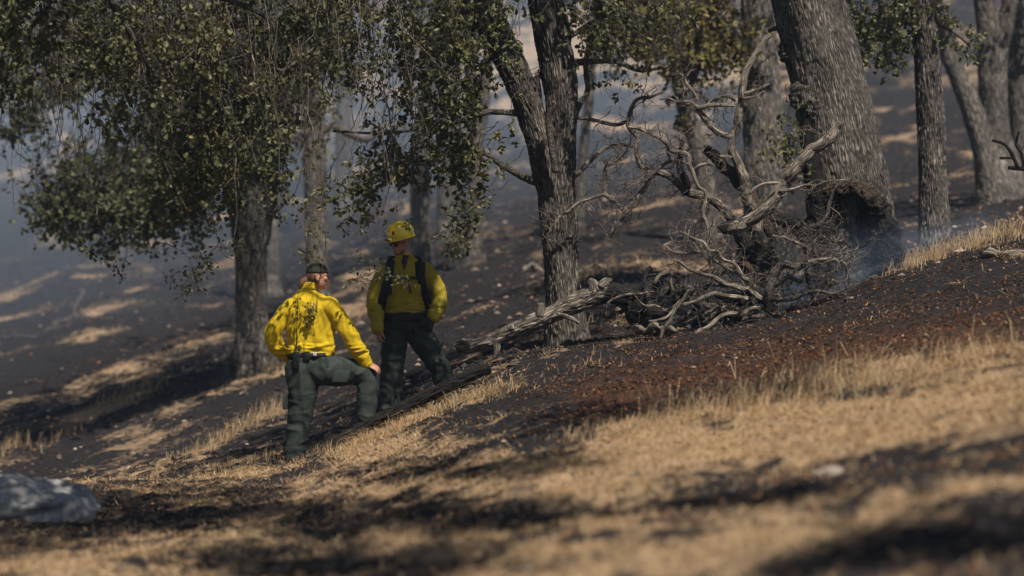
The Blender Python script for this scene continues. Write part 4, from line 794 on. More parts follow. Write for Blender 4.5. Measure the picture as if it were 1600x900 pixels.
def fuse(parts, name, voxel, m, parent, smooth_it=6, disp=None):
    """join closed shapes and remesh them into one continuous skin"""
    g = Geo()
    for V, F, T in parts: g.add(V, [F, T])
    me = mesh(name+'_raw', np.concatenate(g.V), [np.concatenate(f) for f in g.F.values()])
    bm = bmesh.new(); bm.from_mesh(me); bmesh.ops.recalc_face_normals(bm, faces=bm.faces); bm.to_mesh(me); bm.free()
    o = bpy.data.objects.new(name+'_raw', me); COL.objects.link(o)
    r = o.modifiers.new('r', 'REMESH'); r.mode = 'VOXEL'; r.voxel_size = voxel
    s = o.modifiers.new('s', 'SMOOTH'); s.factor = .5; s.iterations = smooth_it
    dg = bpy.context.evaluated_depsgraph_get(); out = bpy.data.meshes.new_from_object(o.evaluated_get(dg)); bpy.data.objects.remove(o); bpy.data.meshes.remove(me)
    n = len(out.vertices)
    if disp is not None:
        v = np.empty(n*3, np.float32); out.vertices.foreach_get('co', v); v = v.reshape(-1, 3).astype(float); nn = np.empty(n*3, np.float32); out.vertices.foreach_get('normal', nn); nn = nn.reshape(-1, 3)
        out.vertices.foreach_set('co', (v+nn*disp(v)[:, None]).astype(np.float32).ravel())
    out.update(); out.shade_smooth(); out.name = name; out.materials.clear()
    return obj(name, out, m, parent)
def shape(parts, name, m, parent=None, smooth=True):
    g = Geo()
    for V, F, T in parts: g.add(V, [F, T])
    return g.build(name, m, parent, smooth)
def boxv(c, X, Y, Z, bev=.15):
    """rounded box given half-axis vectors"""
    c, X, Y, Z = [np.asarray(q, float) for q in (c, X, Y, Z)]; t = np.array([-1, -1+bev*.6, -1+bev, 1-bev, 1-bev*.6, 1]); w = [1-bev, 1-bev*.3, 1, 1, 1-bev*.3, 1-bev]
    th = np.linspace(0, 2*np.pi, 24, endpoint=False); cx, sy = np.cos(th), np.sin(th); p = .28
    U = np.sign(cx)*np.abs(cx)**p; W = np.sign(sy)*np.abs(sy)**p; V = np.concatenate([c+Z*tt+k*(U[:, None]*X+W[:, None]*Y) for tt, k in zip(t, w)]); n = len(t); s = 24
    i = np.arange(n-1)[:, None]*s; j = np.arange(s)[None]; jn = (j+1) % s; F = np.stack([i+j, i+jn, i+s+jn, i+s+j], -1).reshape(-1, 4); V = np.vstack([V, c-Z, c+Z]); j = np.arange(s); jn = (j+1) % s
    return V, F, np.concatenate([np.stack([np.full(s, n*s), jn, j], -1), np.stack([np.full(s, n*s+1), (n-1)*s+j, (n-1)*s+jn], -1)])
def strap(P, wdir, w, th, n=24):
    """flat webbing band along P, broad along wdir"""
    C = catmull(P, n); T = unit(np.gradient(C, axis=0)); Wd = np.array([wdir]*n, float); Wd = unit(Wd-T*(T*Wd).sum(1, keepdims=True)); Nn = np.cross(T, Wd)
    return ring_loft(C, Wd*w, Nn*th, 10)
def head(c, f, u, s=1.0, jaw=1.0):
    """head pieces in a frame facing f with up u"""
    f = unit(np.asarray(f, float)); u = np.asarray(u, float); u = unit(u-f*(u @ f)); r = np.cross(f, u); c = np.asarray(c, float)
    L = lambda a, b, h: c+s*(f*a+r*b+u*h); ax = lambda a, b, h: [s*a*f, s*b*r, s*h*u]; B = []
    B.append(ball(L(-.008, 0, .028), ax(.098, .077, .09))); B.append(ball(L(.028, 0, -.035), ax(.066, .061, .082)))
    B.append(ball(L(.052, 0, -.085), ax(.034, .036, .03*jaw))); B.append(ball(L(.072, 0, .022), ax(.022, .058, .014)))
    B.append(limb([L(.086, 0, .012), L(.1, 0, -.01), L(.11, 0, -.028)], [s*.009, s*.012, s*.015], 8, 12)); B.append(ball(L(.095, .014, -.03), ax(.012, .009, .009))); B.append(ball(L(.095, -.014, -.03), ax(.012, .009, .009)))
    B.append(ball(L(.084, 0, -.052), ax(.013, .024, .007))); B.append(ball(L(.082, 0, -.063), ax(.013, .022, .008)))
    for sg in (-1, 1):
        B.append(ball(L(.062, sg*.04, -.015), ax(.028, .024, .022))); B.append(ball(L(-.008, sg*.078, -.008), ax(.02, .011, .033))); B.append(ball(L(.004, sg*.074, -.03), ax(.01, .009, .012)))
    return B, L, f, r, u
def hand(w, d, n, th_side, s=1.0, curl=.5, spread=.14):
    """palm from wrist w along d, back of the hand facing n, thumb on th_side; five bent fingers"""
    w, d, n = np.asarray(w, float), unit(np.asarray(d, float)), np.asarray(n, float); n = unit(n-d*(d @ n)); a = np.cross(d, n)*th_side; out = []
    out.append(ring_loft([w-d*.02*s, w+d*.0*s, w+d*.04*s, w+d*.08*s, w+d*.098*s], [a*.026*s, a*.03*s, a*.041*s, a*.043*s, a*.036*s], [n*.02*s, n*.019*s, n*.017*s, n*.014*s, n*.009*s], 18))
    for k, (o, l) in enumerate(((.034, .072), (.0115, .08), (-.0115, .074), (-.034, .058))):
        p = w+d*.085*s+a*o*s; dd = unit(d+a*o*spread/.034); P = [p]
        for q, seg in enumerate((.45, .32, .25)):
            ang = curl*(q+.6); v = unit(dd*math.cos(ang)-n*math.sin(ang)); P.append(P[-1]+v*l*seg*s)
        out.append(limb(P, [.0098*s, .0092*s, .0085*s, .007*s], 10, 12))
    p = w+d*.03*s+a*.03*s; out.append(limb([p, p+(d*.5+a*.8)*.035*s-n*.006*s, p+(d*.85+a*.75)*.06*s-n*.016*s, p+(d*1.1+a*.6)*.078*s-n*.026*s], [.014*s, .012*s, .0105*s, .008*s], 10, 12))
    return out
def folds(ax, amp, seed, waist=None, wa=.0):
    """cloth creases: ax = noise scale per axis, sharp ridges and soft sag"""
    ax = np.array(ax, float)
    def f(v):
        q = v*ax+seed; w = q+.5*np.stack([pn(v*4+seed), pn(v*4+seed+9), pn(v*4+seed+21)], -1)
        rdg = 1-2.4*np.abs(pn(w)); r = amp*(.75*rdg+.45*pn(v*ax*.45+seed+5)+.25*pn(w*2.3))
        if waist is not None:
            k = np.exp(-((v[:, 2]-waist)/.07)**2); r = r+k*wa*(1-2.2*np.abs(pn(v*np.array([5, 5, 26])+seed)))
        return r
    return f

add_shade()
def hollow_foot():
    t = AR[0]; P, R = px2([(1296, 306, 15, -.35), (1322, 292, 14, -.5), (1350, 301, 14, -.58), (1373, 330, 17, -.6), (1386, 368, 19, -.55), (1390, 425, 22, -.5)], 31.6)
    dsp = lambda v: .05*fbm(v*7, 4)+.018*pn(v*30)
    for nm, pr, ch, mt in (('root_arch', limb(P, R, 30, 24), .62, 'brownroot'), ('hollow', limb(*px2([(1345, 312, 16, -.3), (1352, 335, 26, -.32), (1356, 370, 30, -.32), (1358, 430, 32, -.3)], 31.6), 20, 24), 1., 'burnt')):
        o = fuse([pr], nm, .012, M[mt], t, 3, dsp); me = o.data; v = np.empty(len(me.vertices)*3, np.float32); me.vertices.foreach_get('co', v)
        a = me.attributes.new('bc', 'FLOAT_VECTOR', 'POINT'); a.data.foreach_set('vector', v); a = me.attributes.new('char', 'FLOAT', 'POINT'); z = v.reshape(-1, 3)[:, 2]; a.data.foreach_set('value', np.clip(ch+.5*(2.45-z), 0, 1).astype(np.float32) if nm == 'root_arch' else np.ones(len(z), np.float32))
hollow_foot()
def capped():
    d = W0; J = lambda px, py, dy=0.: pt(px, py, d+dy); m = d/K
    foot_l = J(462, 724); x = np.array([1., 0, 0]); yv = np.array([0, 1., 0]); zv = np.array([0, 0, 1.])
    root = thing('person', 'person in yellow shirt and dark cap, back turned, one foot up and hand on knee', 'person', (foot_l[0], d, hz(foot_l[0], d)), 'firefighters')
    tor = [(450, 482, 11, .065), (457, 482, 17, .075), (463, 483, 25, .095), (471, 484, 34, .115), (485, 485, 40, .13), (505, 486, 39, .132), (525, 486, 37.5, .13), (542, 486, 37.5, .135), (552, 486, 37, .135), (559, 485, 34, .125)]
    la = unit(np.array([1., .25, 0])); lb = np.cross(zv, la)
    def torso(k=1., kd=1., a=0, b=99): return ring_loft([J(cx, py, .02) for py, cx, w, dp in tor[a:b]], [la*w*m*k for py, cx, w, dp in tor[a:b]], [lb*dp*kd for py, cx, w, dp in tor[a:b]], 40)
    L_arm = ([J(456, 479), J(438, 501, -.02), J(426, 523, -.04), J(434, 540, .0), J(450, 557, .08)], [14*m, 13.5*m, 12.5*m, 11.5*m, 9*m])
    R_arm = ([J(514, 478), J(533, 502, .02), J(547, 524, .02), J(560, 547, .05), J(571, 566, .08)], [14.5*m, 14*m, 13*m, 11.5*m, 9.5*m])
    legL = ([J(470, 578), J(473, 608), J(470, 642), J(464, 680), J(460, 716)], [24.5*m, 23.5*m, 19.5*m, 16.5*m, 15*m])
    legR = ([J(500, 578), J(530, 580, .06), J(556, 582, .11), J(571, 590, .14), J(574, 612, .14), J(573, 636, .13), J(573, 652, .12)], [24*m, 22.5*m, 19*m, 16.5*m, 15.5*m, 15*m, 14*m])
    hc = J(497, 431, .02)-zv*.01; hp, HL, hf, hr, hu = head(hc, (1, .12, -.05), (.0, 0, 1), 1.1)
    body = [torso(.86, .84)]+hp+[limb([J(481, 458, .02), J(488, 444, .02), hc-zv*.03], [.062, .058, .055])]
    thin = lambda pr, k: limb(pr[0], np.array(pr[1])*k)
    body += [thin(L_arm, .7), thin(R_arm, .7), thin(legL, .75), thin(legR, .75), ball(J(484, 573, .02), [la*.19, lb*.12, zv*.12])]
    body += hand(J(574, 569, .07), (.75, .1, -.35), (.3, -.5, .8), -1, 1.0, .35)+hand(J(451, 557, .08), (.6, .55, -.35), (-.3, -.5, .5), 1, 1., .5)
    body += [limb([J(460, 712), J(460, 726), J(466, 729, .06)], [.05, .05, .04]), limb([J(573, 650, .12), J(573, 664, .12), J(583, 666, .2)], [.05, .05, .04])]
    fuse(body, 'body', .0055, M['skin'], root, 3)
    sh = fuse([torso(), limb(*L_arm), limb(*R_arm), ball(J(458, 479), [x*.1, yv*.1, zv*.09]), ball(J(514, 478, .02), [x*.1, yv*.1, zv*.09])], 'shirt', .0095, M['yellow'], root, 7, folds((7, 7, 4.5), .013, 3., J(0, 546)[2], .024))
    col = ring_loft([J(482, 452, .02), J(483, 446, .02), J(485, 441, .02)], [x*.085, x*.08, x*.078], [yv*.085, yv*.08, yv*.078], 30); fuse([col], 'collar', .008, M['yellow'], sh, 3, folds((8, 8, 8), .005, 1.))
    for nm, pr in (('cuff', L_arm), ('cuff', R_arm)):
        P, R = np.array(pr[0]), np.array(pr[1]); e = P[-1]; dd = unit(P[-1]-P[-2]); fuse([limb([e-dd*.045, e+dd*.012], [R[-1]*1.13, R[-1]*1.08], 6)], nm, .008, M['yellow'], sh, 2, folds((9, 9, 9), .004, 2.))
    pel = ball(J(486, 574, .02), [la*.222, lb*.155, zv*.155])
    tr = fuse([pel, limb(*legL), limb(*legR)], 'trousers', .0095, M['green'], root, 7, folds((5, 5, 8), .015, 8.))
    shape([boxv(J(447, 628, -.06), yv*.07+x*.02, x*.014, zv*.075)], 'cargo_pocket', M['green'], tr); shape([boxv(J(533, 588, -.09), x*.08, yv*.014, zv*.06+x*.015)], 'cargo_pocket', M['green'], tr)
    shape([boxv(J(505, 567, -.125), x*.055, yv*.008, zv*.05)], 'back_pocket', M['green'], tr); shape([boxv(J(470, 567, -.135), x*.05, yv*.008, zv*.05)], 'back_pocket', M['green'], tr)
    belt = ring_loft([J(485, 560, .02), J(485, 555, .02), J(485, 551, .02)], [la*.236, la*.242, la*.236], [lb*.15, lb*.156, lb*.15], 40); b = shape([belt], 'belt', M['black'], root)
    shape([boxv(J(479, 556, -.14), x*.035, yv*.02, zv*.045)], 'pouch', M['black'], b); shape([boxv(J(492, 553, -.14), x*.02, yv*.012, zv*.02)], 'buckle', M['metal'], b)
    for P, R in (([J(460, 716), J(460, 725), J(462, 728, .03), J(470, 730, .12), J(476, 731, .17)], [.062, .06, .055, .05, .035]), ([J(573, 652, .12), J(574, 663, .12), J(578, 667, .15), J(590, 668, .2), J(597, 668, .22)], [.06, .058, .053, .048, .035])):
        bo = fuse([limb(P, R)], 'boot', .01, M['boot'], root, 3, folds((12, 12, 12), .003, 4.))
    # cap and hair
    th = np.linspace(0, np.pi/2*.98, 12); cr = HL(-.012, 0, .034)
    cap = ring_loft([cr+hu*.105*math.sin(t)*1.0 for t in th], [hf*.112*math.cos(t)**.8 for t in th], [hr*.088*math.cos(t)**.8 for t in th], 36); cp = shape([cap], 'cap', M['camo'], root)
    br = []
    for k, sgn in enumerate(np.linspace(0, 1, 8)): br.append(HL(.075+.095*sgn, 0, .052-.02*sgn**1.5))
    brim = ring_loft(br, [hr*(.074*(1-.55*s_**2.5)) for s_ in np.linspace(0, 1, 8)], [hu*.006]*8, 24); shape([brim], 'brim', M['camo'], cp)
    hair = fuse([ball(HL(-.03, 0, .0), [hf*.085, hr*.083, hu*.08]), limb([HL(-.09, .0, -.03), HL(-.125, 0, -.05), HL(-.14, 0, -.09), HL(-.13, 0, -.125)], [.035, .042, .04, .016])], 'hair', .006, M['hair'], root, 3, folds((40, 40, 9), .006, 2.))
    # the handheld radio on the belt
    rd = thing('radio', 'black handheld radio with long antenna clipped to belt of capped firefighter', 'radio', J(463, 568, -.17))
    shape([boxv(J(463, 562, -.165), x*.03, yv*.02, zv*.085)], 'case', M['dark_plastic'], rd); shape([limb([J(463, 549, -.165), J(463.5, 520, -.168), J(465, 480, -.165), J(466, 455, -.15)], [.006, .0045, .0038, .0032], 20, 8)], 'antenna', M['dark_plastic'], rd)
    shape([limb([J(467, 549, -.165), J(467, 545, -.165)], [.008, .008], 4, 10)], 'knob', M['dark_plastic'], rd)
    for k in range(3): shape([boxv(J(463, 562+k*4, -.186), x*.022, yv*.003, zv*.006)], 'key', M['black'], rd)
capped()

def helmeted():
    d = M0; J = lambda px, py, dy=0.: pt(px, py, d+dy); m = d/K; x = np.array([1., 0, 0]); yv = np.array([0, 1., 0]); zv = np.array([0, 0, 1.]); f0 = J(612, 632)
    root = thing('person', 'person in yellow helmet, sunglasses and yellow shirt facing the camera, head turned down', 'person', (f0[0], d, hz(f0[0], d)), 'firefighters')
    la = unit(np.array([1., -.22, 0])); lb = np.cross(zv, la)
    tor = [(396, 634, 10, .065), (402, 634, 15, .075), (408, 634, 25, .09), (416, 633, 34, .11), (432, 633, 38, .13), (452, 632, 37.5, .135), (470, 631, 35, .135), (484, 631, 34, .135), (494, 632, 33, .13)]
    def torso(k=1., kd=1.): return ring_loft([J(cx, py) for py, cx, w, dp in tor], [la*w*m*k for py, cx, w, dp in tor], [lb*dp*kd for py, cx, w, dp in tor], 40)
    A1 = ([J(603, 423, .02), J(592, 446, .03), J(586, 470, .0), J(588, 492, -.06), J(590, 512, -.1)], [13.5*m, 13*m, 12*m, 11*m, 9.5*m])
    A2 = ([J(664, 422, -.02), J(677, 441, .0), J(686, 462, -.01), J(684, 478, -.05), J(679, 493, -.1)], [13.5*m, 13*m, 12*m, 11*m, 10*m])
    l1 = ([J(618, 510), J(615, 540, -.02), J(613, 570, -.03), J(611, 600), J(611, 626)], [21*m, 20*m, 18*m, 17*m, 16.5*m])
    l2 = ([J(648, 510), J(663, 535, -.03), J(678, 558, -.05), J(688, 578, -.02), J(694, 597)], [21*m, 20*m, 18*m, 17*m, 16.5*m])
    hc = J(626, 379, -.03); hp, HL, hf, hr, hu = head(hc, (-.72, -.68, -.2), (-.05, -.1, 1), 1.08, 1.15)
    thin = lambda pr, k: limb(pr[0], np.array(pr[1])*k)
    body = [torso(.86, .84)]+hp+[limb([J(634, 412), J(632, 398), hc-zv*.03], [.066, .062, .058]), thin(A1, .7), thin(A2, .7), thin(l1, .75), thin(l2, .75), ball(J(633, 505), [la*.18, lb*.12, zv*.12])]
    body += hand(J(590, 514, -.1), (.12, -.15, -1), (-.8, -.5, 0), -1, 1.0, .45)+[limb([J(679, 492, -.1), J(675, 500, -.12)], [.03, .028])]
    body += [limb([J(611, 622), J(610, 634), J(606, 637, -.08)], [.05, .05, .04]), limb([J(694, 592), J(694, 603), J(690, 606, -.08)], [.05, .05, .04])]
    fuse(body, 'body', .0055, M['skin'], root, 3)
    shp = [torso(), limb(*A1), limb(*A2), ball(J(604, 424, .02), [x*.095, yv*.1, zv*.085]), ball(J(663, 423, -.02), [x*.095, yv*.1, zv*.085])]
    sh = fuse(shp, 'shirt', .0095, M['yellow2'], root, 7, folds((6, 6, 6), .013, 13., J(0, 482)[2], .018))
    shape([ring_loft([J(632, 399, -.085), J(632, 406, -.108), J(632, 414, -.128), J(632, 421, -.14)], [la*.046, la*.036, la*.02, la*.004], [lb*.012]*4, 12)], 'undershirt', M['ink'], root)
    # open collar
    for sg in (-1, 1): shape([boxv(J(633+sg*11, 406, -.09), la*.045*1+zv*.03*sg*-1, lb*.009, zv*.03+la*.02*sg)], 'collar', M['yellow2'], sh)
    shape([strap([J(632, 415, -.125), J(631, 440, -.145), J(630, 465, -.15), J(630, 488, -.145)], la, .016, .004)], 'placket', M['yellow2'], sh)
    for k in (428, 443, 458, 473): shape([ball(J(631, k, -.155), [x*.006, zv*.006, yv*.004], 6, 10)], 'button', M['dark_plastic'], sh)
    for sg in (-1, 1): shape([boxv(J(632+sg*18, 452, -.132-.02*sg), la*.05, lb*.006, zv*.055)], 'chest_pocket', M['yellow2'], sh)
    for pr in (A1, A2):
        P, R = np.array(pr[0]), np.array(pr[1]); e = P[-1]; dd = unit(P[-1]-P[-2]); fuse([limb([e-dd*.045, e+dd*.012], [R[-1]*1.13, R[-1]*1.08], 6)], 'cuff', .008, M['yellow2'], sh, 2, folds((9, 9, 9), .004, 2.))
    tr = fuse([ball(J(633, 504), [la*.225, lb*.16, zv*.15]), limb(*l1), limb(*l2)], 'trousers', .0095, M['green'], root, 7, folds((5, 5, 8), .015, 28.))
    shape([boxv(J(601, 545, -.06), yv*.07, x*.014, zv*.075)], 'cargo_pocket', M['green'], tr); shape([boxv(J(688, 545, -.06), yv*.07, x*.016+zv*.008, zv*.075-x*-.03)], 'cargo_pocket', M['green'], tr)
    for P, R in (([J(611, 624), J(610, 633, -.01), J(607, 637, -.06), J(602, 639, -.14), J(599, 640, -.19)], [.062, .06, .055, .05, .035]), ([J(694, 595), J(694, 604, -.01), J(692, 607, -.06), J(690, 609, -.14), J(689, 610, -.18)], [.062, .06, .055, .05, .035])):
        fuse([limb(P, R)], 'boot', .01, M['boot'], root, 3, folds((12, 12, 12), .003, 4.))
    gl = fuse(hand(J(676, 497, -.12), (-.45, -.2, -1), (.55, -.8, 0), 1, 1.22, .55), 'glove', .005, M['glove'], root, 2)
    shape([ring_loft([J(633, 499), J(633, 494), J(633, 488)], [la*.228, la*.232, la*.226], [lb*.15, lb*.153, lb*.149], 40)], 'belt', M['black'], root)
    # sunglasses
    sg_ = shape([limb([HL(.098, -.06, .006), HL(.108, 0, .012), HL(.098, .06, .006)], [.005, .004, .005], 10, 8)], 'sunglasses', M['dark_plastic'], root)
    for s in (-1, 1):
        shape([ball(HL(.094, s*.034, -.004), [hf*.011, hr*.03, hu*.021])], 'lens', M['lens'], sg_); shape([limb([HL(.095, s*.062, .006), HL(.04, s*.08, .01), HL(-.01, s*.083, .008)], [.004, .0035, .003], 8, 8)], 'temple', M['dark_plastic'], sg_)
    fuse([ball(HL(.022, 0, -.072), [hf*.06, hr*.062, hu*.042]), ball(HL(.054, 0, -.094), [hf*.034, hr*.037, hu*.026])], 'beard', .006, M['stubble'], root, 3, folds((40, 40, 20), .003, 4.))
    # helmet: domed shell with three ridges, short brim and peak
    ths = np.linspace(0, np.pi/2*.985, 18); phi = np.linspace(0, 2*np.pi, 72, endpoint=False); c0 = HL(-.008, 0, .056); V = []
    for k, t in enumerate(ths):
        c, s = math.cos(t)**.75, math.sin(t)
        for p in phi:
            rid = .006*math.exp(-(((p+np.pi) % (2*np.pi)-np.pi)*c/.16)**2)+.006*math.exp(-((p-np.pi)*c/.16)**2)
            rid += sum(.005*math.exp(-((math.sin(p)*c-o)/.12)**2) for o in (-.5, .5))*(s > .2)
            V.append(c0+hf*(.156*c+rid)*math.cos(p)+hr*(.132*c+rid)*math.sin(p)+hu*(.156*s+rid))
    n = len(ths); S = 72; i = np.arange(n-1)[:, None]*S; j = np.arange(S)[None]; jn = (j+1) % S; F = np.stack([i+j, i+jn, i+S+jn, i+S+j], -1).reshape(-1, 4)
    V = np.array(V+[c0+hu*.16]); T = np.stack([np.full(S, n*S), (n-1)*S+np.arange(S), (n-1)*S+(np.arange(S)+1) % S], -1); he = shape([(V, F, T)], 'helmet', M['helmet'], root)
    pk = np.where(np.cos(phi) > 0, np.cos(phi)**2, 0); rings = []
    for ex, hgt in ((0, .006), (1., -.006), (1.0, -.012), (0, -.006)):
        rings.append(c0+hf[None]*(((.156+ex*(.007+.045*pk))*np.cos(phi))[:, None])+hr[None]*(((.132+ex*(.007+.018*pk))*np.sin(phi))[:, None])+hu[None]*((hgt-ex*.012*pk)[:, None]))
    V = np.concatenate(rings); i = np.array([0, 1, 2])[:, None]*S; F = np.stack([i+j, i+jn, i+S+jn, i+S+j], -1).reshape(-1, 4); F2 = np.stack([3*S+j[0], 3*S+jn[0], jn[0], j[0]], -1); g = Geo(); g.add(V, [F, F2]); g.build('brim', M['helmet'], he)
    for p, t, mm, sz in ((.42, .42, 'red', 1.), (.42, .40, 'ink', .62), (1.75, .5, 'ink', .85)):
        p = -p; q = c0+hf*.156*math.cos(t)**.75*math.cos(p)*1.0+hr*.132*math.cos(t)**.75*math.sin(p)+hu*.156*math.sin(t)
        nn = unit(q-(c0-hu*.02)); a = unit(np.cross(hu, nn)); bb = np.cross(nn, a); shape([ball(q+nn*(.008 if mm == 'red' else .0105), [a*.017*sz, bb*.024*sz, nn*.004], 8, 20)], 'sticker', M[mm], he)
    # backpack with harness
    bp = thing('backpack', 'black field pack with shoulder straps and chest strap worn by helmeted firefighter', 'backpack', J(636, 495, .2))
    fuse([boxv(J(640, 445, .24), la*.17, lb*.11, zv*.27, .3), boxv(J(638, 488, .2), la*.21, lb*.1, zv*.09, .4)], 'bag', .015, M['black'], bp, 4, folds((6, 6, 6), .006, 40.))
    for sx, o in ((-1, 0), (1, 0)):
        cx = 633+sx*25-(2 if sx < 0 else 0)
        shape([strap([J(cx-sx*5, 428, .15), J(cx-sx*7, 406, .09), J(cx-sx*6, 402, .0), J(cx-sx*4, 411, -.105), J(cx-sx*1, 430, -.155), J(cx+sx*4, 450, -.155), J(cx+sx*9, 468, -.11), J(cx+sx*11, 484, -.03)], la, .046, .016, 40)], 'shoulder_strap', M['black'], bp)
    shape([strap([J(607, 434, -.15), J(632, 434, -.172), J(659, 434, -.165)], zv, .014, .005)], 'chest_strap', M['black'], bp); shape([boxv(J(640, 448, -.172), x*.012+zv*.0, yv*.008, zv*.07-x*.012)], 'hanging_buckle', M['dark_plastic'], bp)
    shape([boxv(J(660, 418, -.165), x*.03, yv*.026, zv*.06)], 'strap_pouch', M['black'], bp); shape([boxv(J(607, 450, -.17), x*.034, yv*.03, zv*.07)], 'strap_pouch', M['black'], bp)
    shape([ring_loft([J(633, 503), J(633, 497), J(633, 489)], [la*.238, la*.246, la*.238], [lb*.165, lb*.172, lb*.165], 40)], 'hip_belt', M['black'], bp); shape([boxv(J(618, 506, -.15), x*.04, yv*.02, zv*.06)], 'hip_pouch', M['black'], bp); shape([boxv(J(663, 503, -.17), x*.05, yv*.03, zv*.05)], 'hip_pouch', M['black'], bp)
    shape([strap([J(645, 503, -.165), J(647, 515, -.16), J(648, 530, -.13)], x, .012, .004)], 'strap_end', M['black'], bp)
helmeted()
#</B>
#<C>
# ------------------------------------------------------------------ grass, litter, clods
def sample(n, pxr, dr, pw=1.0):
    """random ground points; density even over the slope's area"""
    u = RNG.uniform(0, 1, n); d = np.sqrt(dr[0]**2+(dr[1]**2-dr[0]**2)*u**pw); px = RNG.uniform(*pxr, n); x = (px-800)/K*d; z = height(x, d); return x, d, z
def blades(geo, x, y, z, h, w, lean, wind=(.2, .1)):
    n = len(x); B = np.stack([x, y, z-.01], -1); a = RNG.uniform(0, 2*np.pi, n); s = np.stack([np.cos(a), np.sin(a), 0*a], -1); l = np.stack([np.cos(a+1.57+RNG.normal(size=n)*.8), np.sin(a+1.57+RNG.normal(size=n)*.8), 0*a], -1)*(lean*RNG.uniform(.2, 1.6, n))[:, None]+np.array([wind[0], wind[1], 0])
    h = h[:, None]; up = np.array([0, 0, 1.]); w = w[:, None]; m = B+up*h*.55+l*h*.35; t = B+up*h*np.maximum(.25, 1-.45*np.linalg.norm(l, axis=1, keepdims=True))+l*h*1.0
    V = np.stack([B-s*w, B+s*w, m+s*w*.75, m-s*w*.75, t], 1).reshape(-1, 3); o = np.arange(n)[:, None]*5
    geo.add(V, [o+[0, 1, 2, 3], o+[3, 2, 4]], lv=np.repeat(np.clip(RNG.normal(.5, .22, n), 0, 1), 5))
def grass():
    g = Geo()
    # short straw mat of the near slope
    x, y, z = sample(300000, (-150, 1750), (8.5, 33)); s = straw_amount(x, y, z)+straw_noise(x, y); k = RNG.uniform(size=len(x)) < np.clip((s-.36)*1.7, np.where((y < 21) | (x < -.5), .06, .012), .8)
    x, y, z = x[k], y[k], z[k]; n = len(x); blades(g, x, y, z, RNG.uniform(.03, .1, n), RNG.uniform(.0015, .0035, n), np.full(n, 2.2))
    o = g.build('straw_mat', M['straw'], None, False); tag(o, 'short flattened dry straw covering the near slope', kind='stuff')
    g = Geo()
    def tuft(path, n, hr, d0=None, spread=14, dspread=.5, lean=.5, wr=(.0016, .0032)):
        P = np.array([on_ground(a, b, 8, 60) if d0 is None else pt(a, b, d0) for a, b in path]); i = RNG.integers(0, len(P)-1, n) if len(P) > 1 else np.zeros(n, int); t = RNG.uniform(0, 1, n)[:, None]
        q = P[i]*(1-t)+P[np.minimum(i+1, len(P)-1)]*t; sp = spread/K*q[:, 1]; x = q[:, 0]+RNG.normal(size=n)*sp; y = q[:, 1]+RNG.normal(size=n)*dspread; z = height(x, y); cl = pn(np.stack([x*3.5, y*2.5, 0*x], -1))+.5*pn(np.stack([x*11, y*8, 0*x], -1))+RNG.normal(size=len(x))*.12 > -.02
        x, y, z = x[cl], y[cl], z[cl]; n = len(x); blades(g, x, y, z, RNG.uniform(*hr, n)*(.5+.5*RNG.uniform(size=n)), RNG.uniform(*wr, n), np.full(n, lean))
    tuft([(790, 588), (740, 600), (690, 625), (640, 650), (590, 680), (560, 700)], 5200, (.04, .24), 27.4, 20, .35, 1.4)
    tuft([(470, 722), (520, 705)], 160, (.05, .2), 28.0, 10, .2)
    tuft([(1390, 400), (1440, 372), (1490, 358), (1560, 348), (1640, 340)], 5200, (.08, .34), 31.2, 20, .5, .8)
    tuft([(1060, 655), (1150, 640), (1250, 618), (1350, 600), (1450, 582), (1620, 560)], 4200, (.1, .4), None, 48, .9, .8)
    tuft([(900, 700), (1000, 665), (1100, 640)], 900, (.08, .25), None, 40, .6, .6)
    tuft([(800, 606), (900, 580), (960, 560)], 200, (.05, .2), None, 20, .4, .7)
    for path, n, h in (([(300, 715), (350, 690), (400, 660), (445, 640)], 1100, (.12, .42)), ([(190, 750), (260, 725), (330, 700)], 500, (.06, .22)), ([(60, 700), (130, 660), (190, 620)], 420, (.1, .4)), ([(120, 605), (200, 580), (290, 555), (370, 525)], 500, (.06, .2)), ([(130, 650), (200, 625), (250, 600)], 700, (.1, .45)), ([(0, 715), (40, 690)], 260, (.15, .5)), ([(360, 570), (420, 585), (450, 575)], 400, (.1, .4)), ([(150, 490), (190, 462), (235, 435)], 600, (.1, .4)), ([(890, 440), (950, 425), (1040, 415)], 600, (.1, .35)), ([(560, 445), (620, 430)], 200, (.1, .3)), ([(330, 745), (430, 712)], 500, (.05, .2)), ([(1390, 285), (1450, 275)], 200, (.1, .4)), ([(900, 500), (980, 505), (1010, 495)], 300, (.1, .3))):
        tuft([(a, b) for a, b in path], n, h, None, 12, .7, .5, (.002, .0045))
    # thin scatter of surviving stalks everywhere
    x, y, z = sample(26000, (-150, 1750), (27, 75)); s = straw_amount(x, y, z)+straw_noise(x, y); k = RNG.uniform(size=len(x)) < np.clip((s-.42)*2, .0, 1.); x, y, z = x[k], y[k], z[k]; n = len(x); blades(g, x, y, z, RNG.uniform(.03, .16, n), RNG.uniform(.002, .005, n), np.full(n, .9))
    o = g.build('dry_grass', M['straw'], None, False); tag(o, 'tufts of standing dry yellow grass left unburnt', kind='stuff')
    # the few stalks by the capped person's knee
    g = Geo(); P = np.array([pt(545, 660, 28.9), pt(541, 630, 28.9), pt(538, 608, 28.9)]); tube(g, P, np.array([.006, .004, .002]), 6, .03); P = np.array([pt(547, 668, 28.9), pt(542, 655, 28.9), pt(538, 642, 28.9)]); tube(g, P, np.array([.008, .007, .004]), 6, .03)
